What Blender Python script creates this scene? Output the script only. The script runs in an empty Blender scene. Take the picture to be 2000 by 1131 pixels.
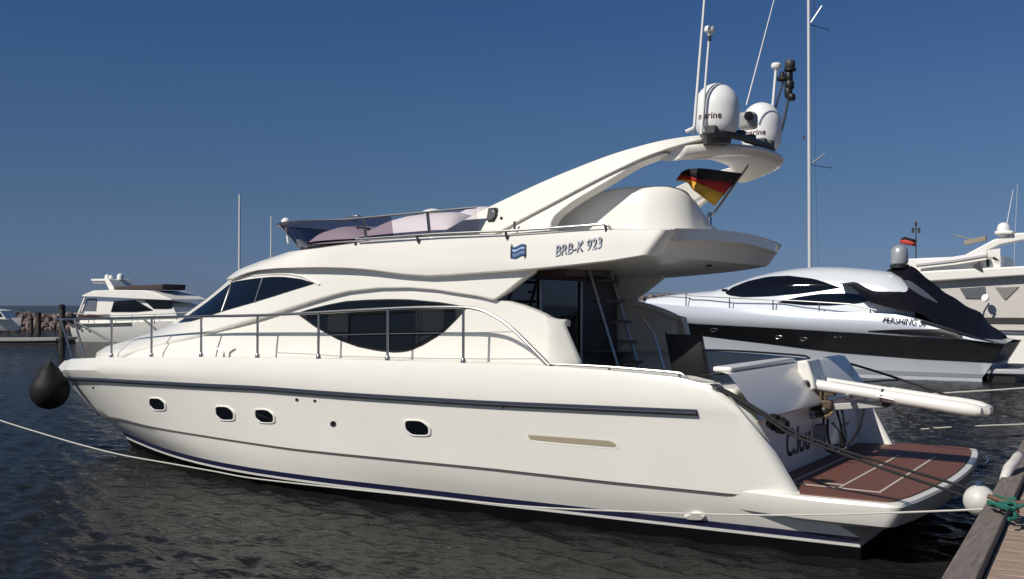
import bpy, bmesh, math, random
from mathutils import Vector as V, Matrix
from mathutils.bvhtree import BVHTree
random.seed(7)
SC = bpy.context.scene
COL = SC.collection
R_ = math.radians

# ------------------------------------------------------------------ camera
# world: X runs from the stern to the bow of the big yacht, Y to its port side, Z up, water at z = 0
FPX, CX, CY = 2077.0, 1031.6, 565.5
HEAD, PITCH = R_(58.755), R_(0.847)
CAM = V((-2.517, 12.032, 2.4))
A0 = V((math.cos(HEAD), -math.sin(HEAD), 0)); RT = V((-math.sin(HEAD), -math.cos(HEAD), 0)); U0 = V((0, 0, 1))
AX = A0*math.cos(PITCH) + U0*math.sin(PITCH); UP = U0*math.cos(PITCH) - A0*math.sin(PITCH)
cd = bpy.data.cameras.new('camera'); cam = bpy.data.objects.new('camera', cd); COL.objects.link(cam)
m = Matrix.Identity(4)
for i in range(3):
    m[i][0] = RT[i]; m[i][1] = UP[i]; m[i][2] = -AX[i]; m[i][3] = CAM[i]
cam.matrix_world = m
cd.sensor_width = 36.0; cd.lens = FPX/2000*36; cd.shift_x = -(CX-1000)/2000; cd.clip_start = 0.1; cd.clip_end = 9000
SC.camera = cam

# ------------------------------------------------------------------ light
SUN = V((0.34, 1.0, 0.90)).normalized()
sun_el = math.asin(SUN.z); sun_az = math.atan2(SUN.x, SUN.y)
SKY_STR = 0.08
SKY_TINT = [(0.0, (.205, .30, .66)), (.095, (.25, .335, .51)), (.187, (.265, .38, .565)), (.267, (.238, .385, .60)), (.45, (.42, .51, .62))]
w = bpy.data.worlds.new('World'); SC.world = w; w.use_nodes = True
nt = w.node_tree; nt.nodes.clear()
sky = nt.nodes.new('ShaderNodeTexSky'); sky.sky_type = 'NISHITA'; sky.sun_disc = False
sky.sun_elevation = sun_el; sky.sun_rotation = sun_az
sky.air_density = 1.0; sky.dust_density = 0.15; sky.ozone_density = 2.0
tcw = nt.nodes.new('ShaderNodeTexCoord'); sep = nt.nodes.new('ShaderNodeSeparateXYZ'); rampw = nt.nodes.new('ShaderNodeValToRGB')
mulw = nt.nodes.new('ShaderNodeMixRGB'); mulw.blend_type = 'MULTIPLY'; mulw.inputs[0].default_value = 1     # clear dry air: the low sky stays deep blue
els = rampw.color_ramp.elements
for i, (p, c) in enumerate(SKY_TINT):
    e = els[i] if i < 2 else els.new(p)
    e.position = p; e.color = (*c, 1)
bg = nt.nodes.new('ShaderNodeBackground'); bg.inputs['Strength'].default_value = SKY_STR
wo = nt.nodes.new('ShaderNodeOutputWorld')
nt.links.new(tcw.outputs['Generated'], sep.inputs[0]); nt.links.new(sep.outputs['Z'], rampw.inputs[0])
nt.links.new(sky.outputs[0], mulw.inputs[1]); nt.links.new(rampw.outputs[0], mulw.inputs[2])
nt.links.new(mulw.outputs[0], bg.inputs['Color']); nt.links.new(bg.outputs[0], wo.inputs['Surface'])
sd = bpy.data.lights.new('sun', 'SUN'); sd.energy = 4.2; sd.angle = R_(0.53); sd.color = (1.0, 0.945, 0.85)
so = bpy.data.objects.new('sun', sd); COL.objects.link(so); so.rotation_euler = SUN.to_track_quat('Z', 'Y').to_euler()
so.location = (0, 30, 30)
SC.view_settings.view_transform = 'Standard'; SC.view_settings.look = 'None'
SC.view_settings.gamma = 1; SC.view_settings.exposure = 0.0; SC.view_settings.use_curve_mapping = False

# ------------------------------------------------------------------ tracing helpers (photo pixel -> point on a real surface)
def ray(px, py): return AX + RT*((px-CX)/FPX) - UP*((py-CY)/FPX)
def plane(px, py, n, d):
    r = ray(px, py); n = V(n); return CAM + r*((d - n.dot(CAM))/n.dot(r))
def atx(px, py, c): return plane(px, py, (1, 0, 0), c)
def aty(px, py, c): return plane(px, py, (0, 1, 0), c)
def atz(px, py, c): return plane(px, py, (0, 0, 1), c)
def atd(px, py, d): return CAM + ray(px, py)*d
def proj(P):
    d = V(P)-CAM; a = d.dot(AX); return CX+FPX*d.dot(RT)/a, CY-FPX*d.dot(UP)/a
def interp(pts, x):
    if x <= pts[0][0]: return pts[0][1]
    for (x0, y0), (x1, y1) in zip(pts, pts[1:]):
        if x <= x1: return y0 + (y1-y0)*((x-x0)/(x1-x0) if x1 > x0 else 0)
    return pts[-1][1]
def smooth(pts, n=1):                      # Chaikin, keeps the ends
    for _ in range(n):
        q = [pts[0]]
        for a, b in zip(pts, pts[1:]):
            a, b = V(a), V(b); q += [a*.75+b*.25, a*.25+b*.75]
        q.append(pts[-1]); pts = q
    return [tuple(p) for p in pts]
def on_breadth(px, py, B):                 # first hit of the ray with the surface y = B(x)
    r = ray(px, py); lo = 2.0; f0 = None
    t = 2.0
    while t < 80:
        P = CAM + r*t
        if P.y - B(P.x) <= 0: break
        lo = t; t += 0.1
    hi = t
    for _ in range(40):
        mid = (lo+hi)/2; P = CAM + r*mid
        if P.y - B(P.x) <= 0: hi = mid
        else: lo = mid
    return CAM + r*hi

# ------------------------------------------------------------------ materials
def mat(name, col, rough=.5, metal=0., spec=None, coat=0., bump=None, var=None, emit=None, alpha=None):
    M = bpy.data.materials.new(name); M.use_nodes = True
    t = M.node_tree; b = t.nodes['Principled BSDF']
    b.inputs['Base Color'].default_value = (*col, 1); b.inputs['Roughness'].default_value = rough; b.inputs['Metallic'].default_value = metal
    if spec is not None: b.inputs['Specular IOR Level'].default_value = spec
    if coat: b.inputs['Coat Weight'].default_value = coat; b.inputs['Coat Roughness'].default_value = .08
    tc = t.nodes.new('ShaderNodeTexCoord')
    if var:                                 # (scale, amount, second colour)
        n = t.nodes.new('ShaderNodeTexNoise'); n.inputs['Scale'].default_value = var[0]; n.inputs['Detail'].default_value = 6
        mp = t.nodes.new('ShaderNodeMapping'); mp.inputs['Scale'].default_value = var[3] if len(var) > 3 else (1, 1, 1)
        t.links.new(tc.outputs['Object'], mp.inputs[0]); t.links.new(mp.outputs[0], n.inputs['Vector'])
        rp = t.nodes.new('ShaderNodeValToRGB'); rp.color_ramp.elements[0].position = .35; rp.color_ramp.elements[1].position = .7
        rp.color_ramp.elements[0].color = (*col, 1)
        c2 = [a+(b_-a)*var[1] for a, b_ in zip(col, var[2])]
        rp.color_ramp.elements[1].color = (*c2, 1)
        t.links.new(n.outputs['Fac'], rp.inputs[0]); t.links.new(rp.outputs[0], b.inputs['Base Color'])
    if bump:                                # (scale, strength, distance)
        n = t.nodes.new('ShaderNodeTexNoise'); n.inputs['Scale'].default_value = bump[0]; n.inputs['Detail'].default_value = 4
        t.links.new(tc.outputs['Object'], n.inputs['Vector'])
        bp = t.nodes.new('ShaderNodeBump'); bp.inputs['Strength'].default_value = bump[1]; bp.inputs['Distance'].default_value = bump[2]
        t.links.new(n.outputs['Fac'], bp.inputs['Height']); t.links.new(bp.outputs[0], b.inputs['Normal'])
    return M
GEL = mat('gelcoat', (.80, .78, .725), .28, coat=.25, var=(1.3, .5, (.74, .72, .66)), bump=(1.1, .02, .05))
GEL2 = mat('gelcoat_plain', (.80, .785, .74), .35, var=(3, .4, (.74, .72, .66)))
NONSKID = mat('deck_nonskid', (.72, .70, .65), .7, bump=(180, .3, .002))
NAVY = mat('navy_paint', (.012, .014, .045), .25)
RUB = mat('rub_rubber', (.012, .018, .035), .4)
ANTI = mat('antifouling', (.004, .004, .005), .8, spec=.08, bump=(20, .3, .01))
STEEL = mat('stainless', (.55, .54, .52), .22, 1.0)
STEELD = mat('stainless_dull', (.36, .36, .36), .35, 1.0)
GLASS = mat('dark_glass', (.004, .005, .008), .04, spec=.5)
BLACK = mat('black_plastic', (.012, .012, .013), .45)
DGREY = mat('dark_grey', (.05, .05, .052), .5)
RED = mat('red_stitch', (.25, .01, .01), .5)
CANVAS_W = mat('white_canvas', (.74, .70, .72), .75, bump=(9, .35, .02))
DOME = mat('dome_white', (.80, .80, .79), .35)
SILVER = mat('silver_paint', (.60, .64, .70), .28, .25, coat=.3)
CANVAS_N = mat('navy_canvas', (.0055, .0055, .009), .5, spec=.18, bump=(3.5, .6, .08))
WOODP = mat('pile_wood', (.05, .04, .032), .8, bump=(6, .6, .03))
ROPE_B = mat('black_rope', (.012, .012, .014), .8, bump=(120, .6, .004))
ROPE_W = mat('white_rope', (.55, .53, .48), .8, bump=(120, .6, .004))
ROPE_G = mat('green_rope', (.012, .13, .095), .75, bump=(120, .6, .004))
FEND_W = mat('fender_white', (.68, .66, .62), .45, var=(6, .6, (.45, .43, .38)))
FEND_B = mat('fender_black', (.010, .009, .010), .6, spec=.25)
CHAIR = mat('chair_fabric', (.012, .012, .014), .8, bump=(200, .3, .002))
TXT = mat('letter_slate', (.06, .07, .12), .5)
BEIGE = mat('beige_canvas', (.56, .53, .50), .8, bump=(4, .4, .04))
def tinted(name, col, k):
    M = bpy.data.materials.new(name); M.use_nodes = True; t = M.node_tree; t.nodes.clear()
    tr = t.nodes.new('ShaderNodeBsdfTransparent'); tr.inputs[0].default_value = (*col, 1)
    gl = t.nodes.new('ShaderNodeBsdfGlossy'); gl.inputs['Roughness'].default_value = .03; gl.inputs['Color'].default_value = (1, 1, 1, 1)
    lw = t.nodes.new('ShaderNodeFresnel'); lw.inputs['IOR'].default_value = 1.45
    mx = t.nodes.new('ShaderNodeMixShader'); o = t.nodes.new('ShaderNodeOutputMaterial')
    t.links.new(lw.outputs[0], mx.inputs[0]); t.links.new(tr.outputs[0], mx.inputs[1]); t.links.new(gl.outputs[0], mx.inputs[2]); t.links.new(mx.outputs[0], o.inputs[0])
    return M
SMOKE = tinted('smoked_acrylic', (.36, .30, .36), 1)
SMOKE2 = tinted('pale_acrylic', (.82, .79, .82), 1)
CLEARW = tinted('tinted_window', (.38, .40, .40), 1)
def teak_mat():
    M = mat('teak', (.15, .06, .045), .6); t = M.node_tree; b = t.nodes['Principled BSDF']
    tc = t.nodes.new('ShaderNodeTexCoord'); mp = t.nodes.new('ShaderNodeMapping'); mp.inputs['Scale'].default_value = (3, 60, 1)
    n = t.nodes.new('ShaderNodeTexNoise'); n.inputs['Scale'].default_value = 1.2; n.inputs['Detail'].default_value = 5
    rp = t.nodes.new('ShaderNodeValToRGB'); rp.color_ramp.elements[0].color = (.115, .042, .03, 1); rp.color_ramp.elements[1].color = (.20, .085, .06, 1)
    t.links.new(tc.outputs['Object'], mp.inputs[0]); t.links.new(mp.outputs[0], n.inputs['Vector']); t.links.new(n.outputs['Fac'], rp.inputs[0])
    wv = t.nodes.new('ShaderNodeTexWave'); wv.bands_direction = 'Y'; wv.inputs['Scale'].default_value = 5.2
    r2 = t.nodes.new('ShaderNodeValToRGB'); r2.color_ramp.elements[0].position = .02; r2.color_ramp.elements[1].position = .07
    r2.color_ramp.elements[0].color = (.55, .55, .55, 1); r2.color_ramp.elements[1].color = (1, 1, 1, 1)
    t.links.new(tc.outputs['Object'], wv.inputs['Vector']); t.links.new(wv.outputs['Fac'], r2.inputs[0])
    mu = t.nodes.new('ShaderNodeMixRGB'); mu.blend_type = 'MULTIPLY'; mu.inputs[0].default_value = 1
    t.links.new(rp.outputs[0], mu.inputs[1]); t.links.new(r2.outputs[0], mu.inputs[2]); t.links.new(mu.outputs[0], b.inputs['Base Color'])
    return M
TEAK = teak_mat()
INLAY = mat('inlay_white', (.5, .45, .4), .6)
def plank_mat(name, c1, c2, axis_scale):
    M = mat(name, c1, .85); t = M.node_tree; b = t.nodes['Principled BSDF']
    tc = t.nodes.new('ShaderNodeTexCoord'); mp = t.nodes.new('ShaderNodeMapping'); mp.inputs['Scale'].default_value = axis_scale
    n = t.nodes.new('ShaderNodeTexNoise'); n.inputs['Scale'].default_value = 2; n.inputs['Detail'].default_value = 8; n.inputs['Roughness'].default_value = .65
    rp = t.nodes.new('ShaderNodeValToRGB'); rp.color_ramp.elements[0].position = .3; rp.color_ramp.elements[1].position = .75
    rp.color_ramp.elements[0].color = (*c1, 1); rp.color_ramp.elements[1].color = (*c2, 1)
    t.links.new(tc.outputs['Object'], mp.inputs[0]); t.links.new(mp.outputs[0], n.inputs['Vector']); t.links.new(n.outputs['Fac'], rp.inputs[0]); t.links.new(rp.outputs[0], b.inputs['Base Color'])
    bp = t.nodes.new('ShaderNodeBump'); bp.inputs['Strength'].default_value = .5; bp.inputs['Distance'].default_value = .01
    t.links.new(n.outputs['Fac'], bp.inputs['Height']); t.links.new(bp.outputs[0], b.inputs['Normal'])
    return M
PLANK = plank_mat('dock_plank', (.22, .155, .12), (.46, .35, .28), (1.5, 25, 25))
BEAM = plank_mat('dock_beam', (.11, .092, .08), (.26, .215, .19), (20, 1.5, 20))

# ------------------------------------------------------------------ object helpers
def thing(name, loc, label, cat, group=None):
    o = bpy.data.objects.new(name, None); COL.objects.link(o); o.location = loc; o.empty_display_size = .3
    o['label'] = label; o['category'] = cat
    if group: o['group'] = group
    return o
def tag(o, label=None, cat=None, group=None, kind=None):
    for k, v in (('label', label), ('category', cat), ('group', group), ('kind', kind)):
        if v: o[k] = v
    return o
def wloc(o):
    p = V((0, 0, 0))
    while o: p += o.location; o = o.parent if False else None
    return p
def link(me, name, mt, parent=None, sharp=35):
    o = bpy.data.objects.new(name, me); COL.objects.link(o)
    if mt is not None and not me.materials: me.materials.append(mt)
    for p in me.polygons: p.use_smooth = True
    me.set_sharp_from_angle(angle=R_(sharp))
    if parent is not None:
        o.parent = parent
        if parent.type == 'EMPTY': o.matrix_parent_inverse = Matrix.Translation(-parent.location)
    return o
class MB:
    def __init__(s): s.v = []; s.f = []
    def add(s, vs, fs):
        k = len(s.v); s.v += [tuple(p) for p in vs]; s.f += [[i+k for i in f] for f in fs]; return s
    def grid(s, rows, close_u=False, close_v=False):
        n = len(rows[0]); vs = [p for r in rows for p in r]; fs = []
        for i in range(len(rows) - (0 if close_v else 1)):
            for j in range(n - (0 if close_u else 1)):
                a = i*n+j; b = i*n+(j+1) % n; c = ((i+1) % len(rows))*n+(j+1) % n; d = ((i+1) % len(rows))*n+j
                fs.append([a, b, c, d])
        return s.add(vs, fs)
    def box(s, c, size, x=(1, 0, 0), y=(0, 1, 0), z=(0, 0, 1)):
        c, x, y, z = V(c), V(x).normalized(), V(y).normalized(), V(z).normalized(); vs = []
        for k in (-1, 1):
            for j in (-1, 1):
                for i in (-1, 1): vs.append(c + x*(i*size[0]/2) + y*(j*size[1]/2) + z*(k*size[2]/2))
        return s.add(vs, [[0, 2, 3, 1], [4, 5, 7, 6], [0, 1, 5, 4], [2, 6, 7, 3], [0, 4, 6, 2], [1, 3, 7, 5]])
    def tube(s, path, r, n=8, caps=True, closed=False):
        path = [V(p) for p in path]; rows = []; prev = None
        for i, p in enumerate(path):
            if closed: d = path[(i+1) % len(path)]-path[i-1]
            else: d = path[min(i+1, len(path)-1)]-path[max(i-1, 0)]
            if d.length < 1e-9: d = V((0, 0, 1))
            d.normalize()
            if prev is None:
                u = d.cross(V((0, 0, 1)))
                if u.length < .05: u = d.cross(V((1, 0, 0)))
            else: u = prev - d*prev.dot(d)
            u.normalize(); prev = u; v = d.cross(u)
            rr = r[i] if isinstance(r, (list, tuple)) else r
            rows.append([p + (u*math.cos(a)+v*math.sin(a))*rr for a in [2*math.pi*k/n for k in range(n)]])
        k0 = len(s.v); s.grid(rows, close_u=True, close_v=closed)
        if caps and not closed:
            s.f.append([k0+j for j in range(n)][::-1]); e = k0+(len(rows)-1)*n; s.f.append([e+j for j in range(n)])
        return s
    def lathe(s, prof, base, axis=(0, 0, 1), n=20):
        base, ax = V(base), V(axis).normalized(); u = ax.cross(V((1, 0, 0)))
        if u.length < .1: u = ax.cross(V((0, 1, 0)))
        u.normalize(); v = ax.cross(u)
        rows = [[base + ax*h + (u*math.cos(a)+v*math.sin(a))*r for a in [2*math.pi*k/n for k in range(n)]] for r, h in prof]
        k0 = len(s.v); s.grid(rows, close_u=True)
        s.f.append([k0+j for j in range(n)][::-1]); e = k0+(len(rows)-1)*n; s.f.append([e+j for j in range(n)])
        return s
    def ball(s, c, r, n=14, sz=(1, 1, 1)):
        rows = []
        for i in range(n//2+1):
            a = math.pi*i/(n//2); rr = max(math.sin(a), .002)
            rows.append([V(c)+V((r*sz[0]*rr*math.cos(b), r*sz[1]*rr*math.sin(b), r*sz[2]*math.cos(a))) for b in [2*math.pi*k/n for k in range(n)]])
        return s.grid(rows, close_u=True)
    def prism(s, pts, ext):                # polygon (3D points) pushed along ext
        n = len(pts); ext = V(ext); vs = [V(p) for p in pts]+[V(p)+ext for p in pts]
        return s.add(vs, [list(range(n))[::-1], list(range(n, 2*n))]+[[i, (i+1) % n, n+(i+1) % n, n+i] for i in range(n)])
    def strip(s, A, B, ext):               # two traced edges -> solid band with depth ext
        e = V(ext); rows = [[V(p) for p in A], [V(p) for p in B], [V(p)+e for p in B], [V(p)+e for p in A]]
        k = len(s.v); n = len(A); s.grid(rows, close_v=True)
        for j in (0, n-1): s.f.append([k+i*n+j for i in range(4)])
        return s
    def mirror(s, yc=0.):
        k = len(s.v); s.v += [(x, 2*yc-y, z) for x, y, z in s.v]; s.f += [[i+k for i in f[::-1]] for f in s.f]; return s
    def build(s, name, mt, parent=None, bevel=0, sharp=35, solid=0, merge=.0008, seg=2):
        me = bpy.data.meshes.new(name); me.from_pydata(s.v, [], s.f)
        bm = bmesh.new(); bm.from_mesh(me); bmesh.ops.remove_doubles(bm, verts=bm.verts, dist=merge)
        bmesh.ops.recalc_face_normals(bm, faces=bm.faces); bm.to_mesh(me); bm.free()
        o = link(me, name, mt, parent, sharp)
        if solid:
            d = o.modifiers.new('s', 'SOLIDIFY'); d.thickness = abs(solid); d.offset = -1 if solid > 0 else 1; d.use_even_offset = False
        if bevel:
            b = o.modifiers.new('b', 'BEVEL'); b.width = bevel; b.segments = seg; b.limit_method = 'ANGLE'; b.angle_limit = R_(40)
        return o
    def bvh(s): return BVHTree.FromPolygons([V(p) for p in s.v], s.f)
def mir(o, yc=0., name=None):              # the same part on the other side of the boat
    me = o.data.copy()
    for v in me.vertices: v.co.y = 2*yc - v.co.y
    me.flip_normals()
    c = bpy.data.objects.new(name or o.name.split('.')[0], me); COL.objects.link(c)
    if o.parent: c.parent = o.parent; c.matrix_parent_inverse = o.matrix_parent_inverse.copy()
    for md in o.modifiers:
        n = c.modifiers.new(md.name, md.type)
        for k in ('thickness', 'offset', 'width', 'segments', 'limit_method', 'angle_limit', 'use_even_offset'):
            if hasattr(md, k): setattr(n, k, getattr(md, k))
    return c
def hit(px, py, tree, back=None):
    r = ray(px, py); h = tree.ray_cast(CAM, r.normalized())
    if h[0] is None:
        P = CAM + r*(12 if back is None else back)
        h = tree.find_nearest(P)
    n = h[1]
    if n.dot(r) > 0: n = -n
    return h[0], n
def panel(top, bot, tree, off, ncol=36, nrow=6, thick=.02):
    """column-convex outline traced on a surface, lifted by off, with a rim down into it"""
    x0 = max(top[0][0], bot[0][0]); x1 = min(top[-1][0], bot[-1][0]); mb = MB(); rows = []
    for j in range(nrow+1):
        row = []
        for i in range(ncol+1):
            s = (1-math.cos(math.pi*i/ncol))/2; x = x0+(x1-x0)*s
            a, b = interp(top, x), interp(bot, x)
            p, n = hit(x, a+(b-a)*j/nrow, tree); row.append((p, n))
        rows.append(row)
    mb.grid([[p+n*off for p, n in r] for r in rows])
    rim = rows[0][:] + [r[-1] for r in rows[1:]] + rows[-1][::-1][1:] + [r[0] for r in rows[::-1]][1:]
    mb.grid([[p+n*off for p, n in rim], [p+n*(off-thick) for p, n in rim]])
    return mb
def outline_on(pts, tree): return [hit(x, y, tree) for x, y in pts]
def disc(loop, off, thick=.02):            # filled patch from an outline on a surface
    mb = MB(); c = sum((p for p, n in loop), V())/len(loop); nn = sum((n for p, n in loop), V()).normalized()
    k = len(loop); vs = [c+nn*off]+[p+n*off for p, n in loop]+[p+n*(off-thick) for p, n in loop]
    fs = [[0, 1+i, 1+(i+1) % k] for i in range(k)]+[[1+i, 1+k+i, 1+k+(i+1) % k, 1+(i+1) % k] for i in range(k)]
    return mb.add(vs, fs)
def ring(loop, inner, off, low=-.01):
    mb = MB(); c = sum((p for p, n in loop), V())/len(loop)
    o = [(p, n) for p, n in loop]; i_ = [(c+(p-c)*inner, n) for p, n in loop]
    mid = [(c+(p-c)*(inner+.5*(1-inner)), n) for p, n in loop]
    return mb.grid([[p+n*low for p, n in o], [p+n*off*.7 for p, n in o], [p+n*off for p, n in mid], [p+n*off*.7 for p, n in i_], [p+n*low for p, n in i_]], close_u=True)
def rounded(pts, r=.3, n=4):               # round the corners of a pixel polygon
    out = []; k = len(pts)
    for i in range(k):
        p, a, b = V(pts[i]), V(pts[i-1]), V(pts[(i+1) % k])
        s = p+(a-p)*r; e = p+(b-p)*r
        for j in range(n+1):
            t = j/n; out.append(tuple((s*(1-t)**2)+(p*2*t*(1-t))+(e*t*t)))
    return out
def text_part(s, name, mt, parent, O, du, dv, size, shear=0., depth=.003, offset=0., n_off=.004, sx=1.):
    cu = bpy.data.curves.new(name, 'FONT'); cu.body = s; cu.size = 1; cu.shear = shear; cu.offset = offset; cu.extrude = 0
    cu.align_x = 'CENTER'; cu.align_y = 'CENTER'
    t = bpy.data.objects.new('t', cu); COL.objects.link(t); bpy.context.view_layer.update()
    me = bpy.data.meshes.new_from_object(t.evaluated_get(bpy.context.evaluated_depsgraph_get()))
    bpy.data.objects.remove(t)
    du, dv = V(du).normalized(), V(dv).normalized(); nn = du.cross(dv).normalized(); dv = nn.cross(du)
    for v in me.vertices: v.co = V(O) + du*(v.co.x*size*sx) + dv*(v.co.y*size) + nn*n_off
    me.materials.clear()
    o = link(me, name, mt, parent)
    sd_ = o.modifiers.new('s', 'SOLIDIFY'); sd_.thickness = depth; sd_.offset = -1
    return o

# ================================================================== SETTING: water
WAVE = .0049
def water_mat():
    M = bpy.data.materials.new('water'); M.use_nodes = True; t = M.node_tree; b = t.nodes['Principled BSDF']
    t.nodes.remove(b); b = t.nodes.new('ShaderNodeBsdfDiffuse'); b.inputs['Color'].default_value = (.013, .0135, .0125, 1)
    gl = t.nodes.new('ShaderNodeBsdfGlossy'); gl.inputs['Roughness'].default_value = .05; gl.inputs['Color'].default_value = (1, 1, 1, 1)
    fn = t.nodes.new('ShaderNodeFresnel'); fn.inputs['IOR'].default_value = 1.333
    mf = t.nodes.new('ShaderNodeMath'); mf.operation = 'MULTIPLY'; mf.inputs[1].default_value = .49     # seen through a polarising filter
    mx = t.nodes.new('ShaderNodeMixShader'); out_ = t.nodes['Material Output']
    t.links.new(fn.outputs[0], mf.inputs[0]); t.links.new(mf.outputs[0], mx.inputs[0]); t.links.new(b.outputs[0], mx.inputs[1]); t.links.new(gl.outputs[0], mx.inputs[2]); t.links.new(mx.outputs[0], out_.inputs['Surface'])
    tc = t.nodes.new('ShaderNodeTexCoord')
    def noise(scale, sc, det, rot=0, dist=0.):
        mp = t.nodes.new('ShaderNodeMapping'); mp.inputs['Scale'].default_value = sc; mp.inputs['Rotation'].default_value = (0, 0, rot)
        n = t.nodes.new('ShaderNodeTexNoise'); n.inputs['Scale'].default_value = scale; n.inputs['Detail'].default_value = det; n.inputs['Distortion'].default_value = dist
        t.links.new(tc.outputs['Object'], mp.inputs[0]); t.links.new(mp.outputs[0], n.inputs['Vector']); return n
    n1 = noise(2.6, (1, 2.0, 1), 4, R_(50), .3); n2 = noise(9, (1, 1.7, 1), 3, R_(40), .2); n3 = noise(.35, (1, 1, 1), 2)
    a1 = t.nodes.new('ShaderNodeMath'); a1.operation = 'MULTIPLY_ADD'; a1.inputs[1].default_value = .22
    t.links.new(n2.outputs['Fac'], a1.inputs[0]); t.links.new(n1.outputs['Fac'], a1.inputs[2])
    a2 = t.nodes.new('ShaderNodeMath'); a2.operation = 'MULTIPLY_ADD'; a2.inputs[1].default_value = .8
    t.links.new(n3.outputs['Fac'], a2.inputs[0]); t.links.new(a1.outputs[0], a2.inputs[2])
    bp = t.nodes.new('ShaderNodeBump'); bp.inputs['Strength'].default_value = 1.0; bp.inputs['Distance'].default_value = .035
    t.links.new(a2.outputs[0], bp.inputs['Height'])
    for n_ in (b, gl, fn): t.links.new(bp.outputs[0], n_.inputs['Normal'])
    return M
WATER = water_mat()
import numpy as np
rng = np.random.RandomState(5)
radii = [1.5]
while radii[-1] < 110: radii.append(radii[-1] + max(.034, radii[-1]*(.0052 if radii[-1] < 40 else .012)))
radii += [150, 250, 500, 1200, 3000, 7000]
rad = np.array(radii); a0_ = math.atan2(A0.y, A0.x); ang = np.concatenate([a0_+np.linspace(-.75, .75, 900, endpoint=False), a0_+np.linspace(.75, 2*np.pi-.75, 300, endpoint=False)]); NA = len(ang)
X_ = CAM.x + rad[:, None]*np.cos(ang)[None, :]; Y_ = CAM.y + rad[:, None]*np.sin(ang)[None, :]
H_ = np.zeros_like(X_); wind = math.atan2(-.80, -.60)
for k in range(64):
    lam = 10**rng.uniform(math.log10(.17), math.log10(.8)); th_ = wind + rng.normal(0, .62); kk = 2*np.pi/lam
    amp = WAVE*lam**1.0*rng.uniform(.5, 1.3)
    fade = np.clip(1.35 - rad*.0052/(lam*.36), 0, 1)[:, None]     # leave out what the rings cannot carry
    ph = kk*(X_*math.cos(th_)+Y_*math.sin(th_))+rng.uniform(0, 6.28)
    H_ += amp*fade*(np.sin(ph)+.28*np.cos(2*ph))
H_ *= np.clip((100-rad)/40, 0, 1)[:, None]
me = bpy.data.meshes.new('water'); nr = len(radii); co = np.stack([X_, Y_, H_], -1).reshape(-1, 3).astype(np.float32)
co = np.vstack([co, [[CAM.x, CAM.y, 0]]]).astype(np.float32)
ii, jj = np.meshgrid(np.arange(nr-1), np.arange(NA), indexing='ij'); j2 = (jj+1) % NA
quads = np.stack([ii*NA+jj, (ii+1)*NA+jj, (ii+1)*NA+j2, ii*NA+j2], -1).reshape(-1, 4)
tris = np.stack([np.full(NA, nr*NA), np.arange(NA), (np.arange(NA)+1) % NA], -1)
nl = quads.size+tris.size; nf = len(quads)+len(tris)
me.vertices.add(len(co)); me.vertices.foreach_set('co', co.ravel()); me.loops.add(nl); me.polygons.add(nf)
me.loops.foreach_set('vertex_index', np.concatenate([quads.ravel(), tris.ravel()]).astype(np.int32))
ls = np.concatenate([np.arange(len(quads))*4, len(quads)*4+np.arange(len(tris))*3]).astype(np.int32)
me.polygons.foreach_set('loop_start', ls); me.polygons.foreach_set('use_smooth', np.ones(nf, dtype=bool))
me.update(calc_edges=True); me.validate(); me.materials.append(WATER)
wob = bpy.data.objects.new('water', me); COL.objects.link(wob); tag(wob, kind='structure')

# ================================================================== THE YACHT
yacht = thing('motor_yacht', (6.5, 0, 0), 'large cream white flybridge motor yacht moored stern to the wooden dock', 'yacht')

# ---------------- hull
def breadth(b, xm, xe, n, p, aft=0.):
    def B(x):
        if x <= xm: return b - aft*max(0, (xm-x)/xm)**2
        u = min((x-xm)/(xe-xm), 1.5)
        return b*max(0., 1-u**n)**p if u < 1 else -(u-1)*5
    B.xe = xe
    return B
B_sheer = breadth(2.24, 4, 14.44, 2.6, .8, .06)
B_bulge = breadth(2.27, 4, 14.66, 2.6, .8, .06)
B_rub = breadth(2.255, 4, 14.50, 2.5, .82, .06)
B_kn = breadth(2.10, 4, 13.61, 2.6, .88, .04)
sheer_px = [(132, 704), (138, 701), (170, 699.5), (218, 698), (296, 697), (393, 697), (505, 699), (622, 701), (756, 704), (904, 709), (1069, 714.5), (1200, 724), (1350, 740), (1396, 749)]
rub_px = [(128, 738), (200, 742), (310, 748.5), (500, 758), (700, 773), (950, 788), (1200, 799), (1362, 806), (1462, 811)]
kn_px = [(190, 807), (240, 819), (292, 833), (396, 851), (500, 867), (569, 877), (715, 892), (950, 915), (1202, 943), (1447, 968), (1562, 979)]
def zcurve(px, B, xe, ze):
    pts = []
    for x, y in px:
        P = on_breadth(x, y, B)
        if P.x < xe-.02: pts.append((P.x, P.z))
    pts.append((xe, ze)); pts.sort(); return pts
z_sheer = zcurve(sheer_px, B_sheer, 14.44, 1.41)
z_rub = zcurve(rub_px, B_rub, 14.50, 1.10)
z_kn = zcurve(kn_px, B_kn, 13.61, .51)
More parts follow.
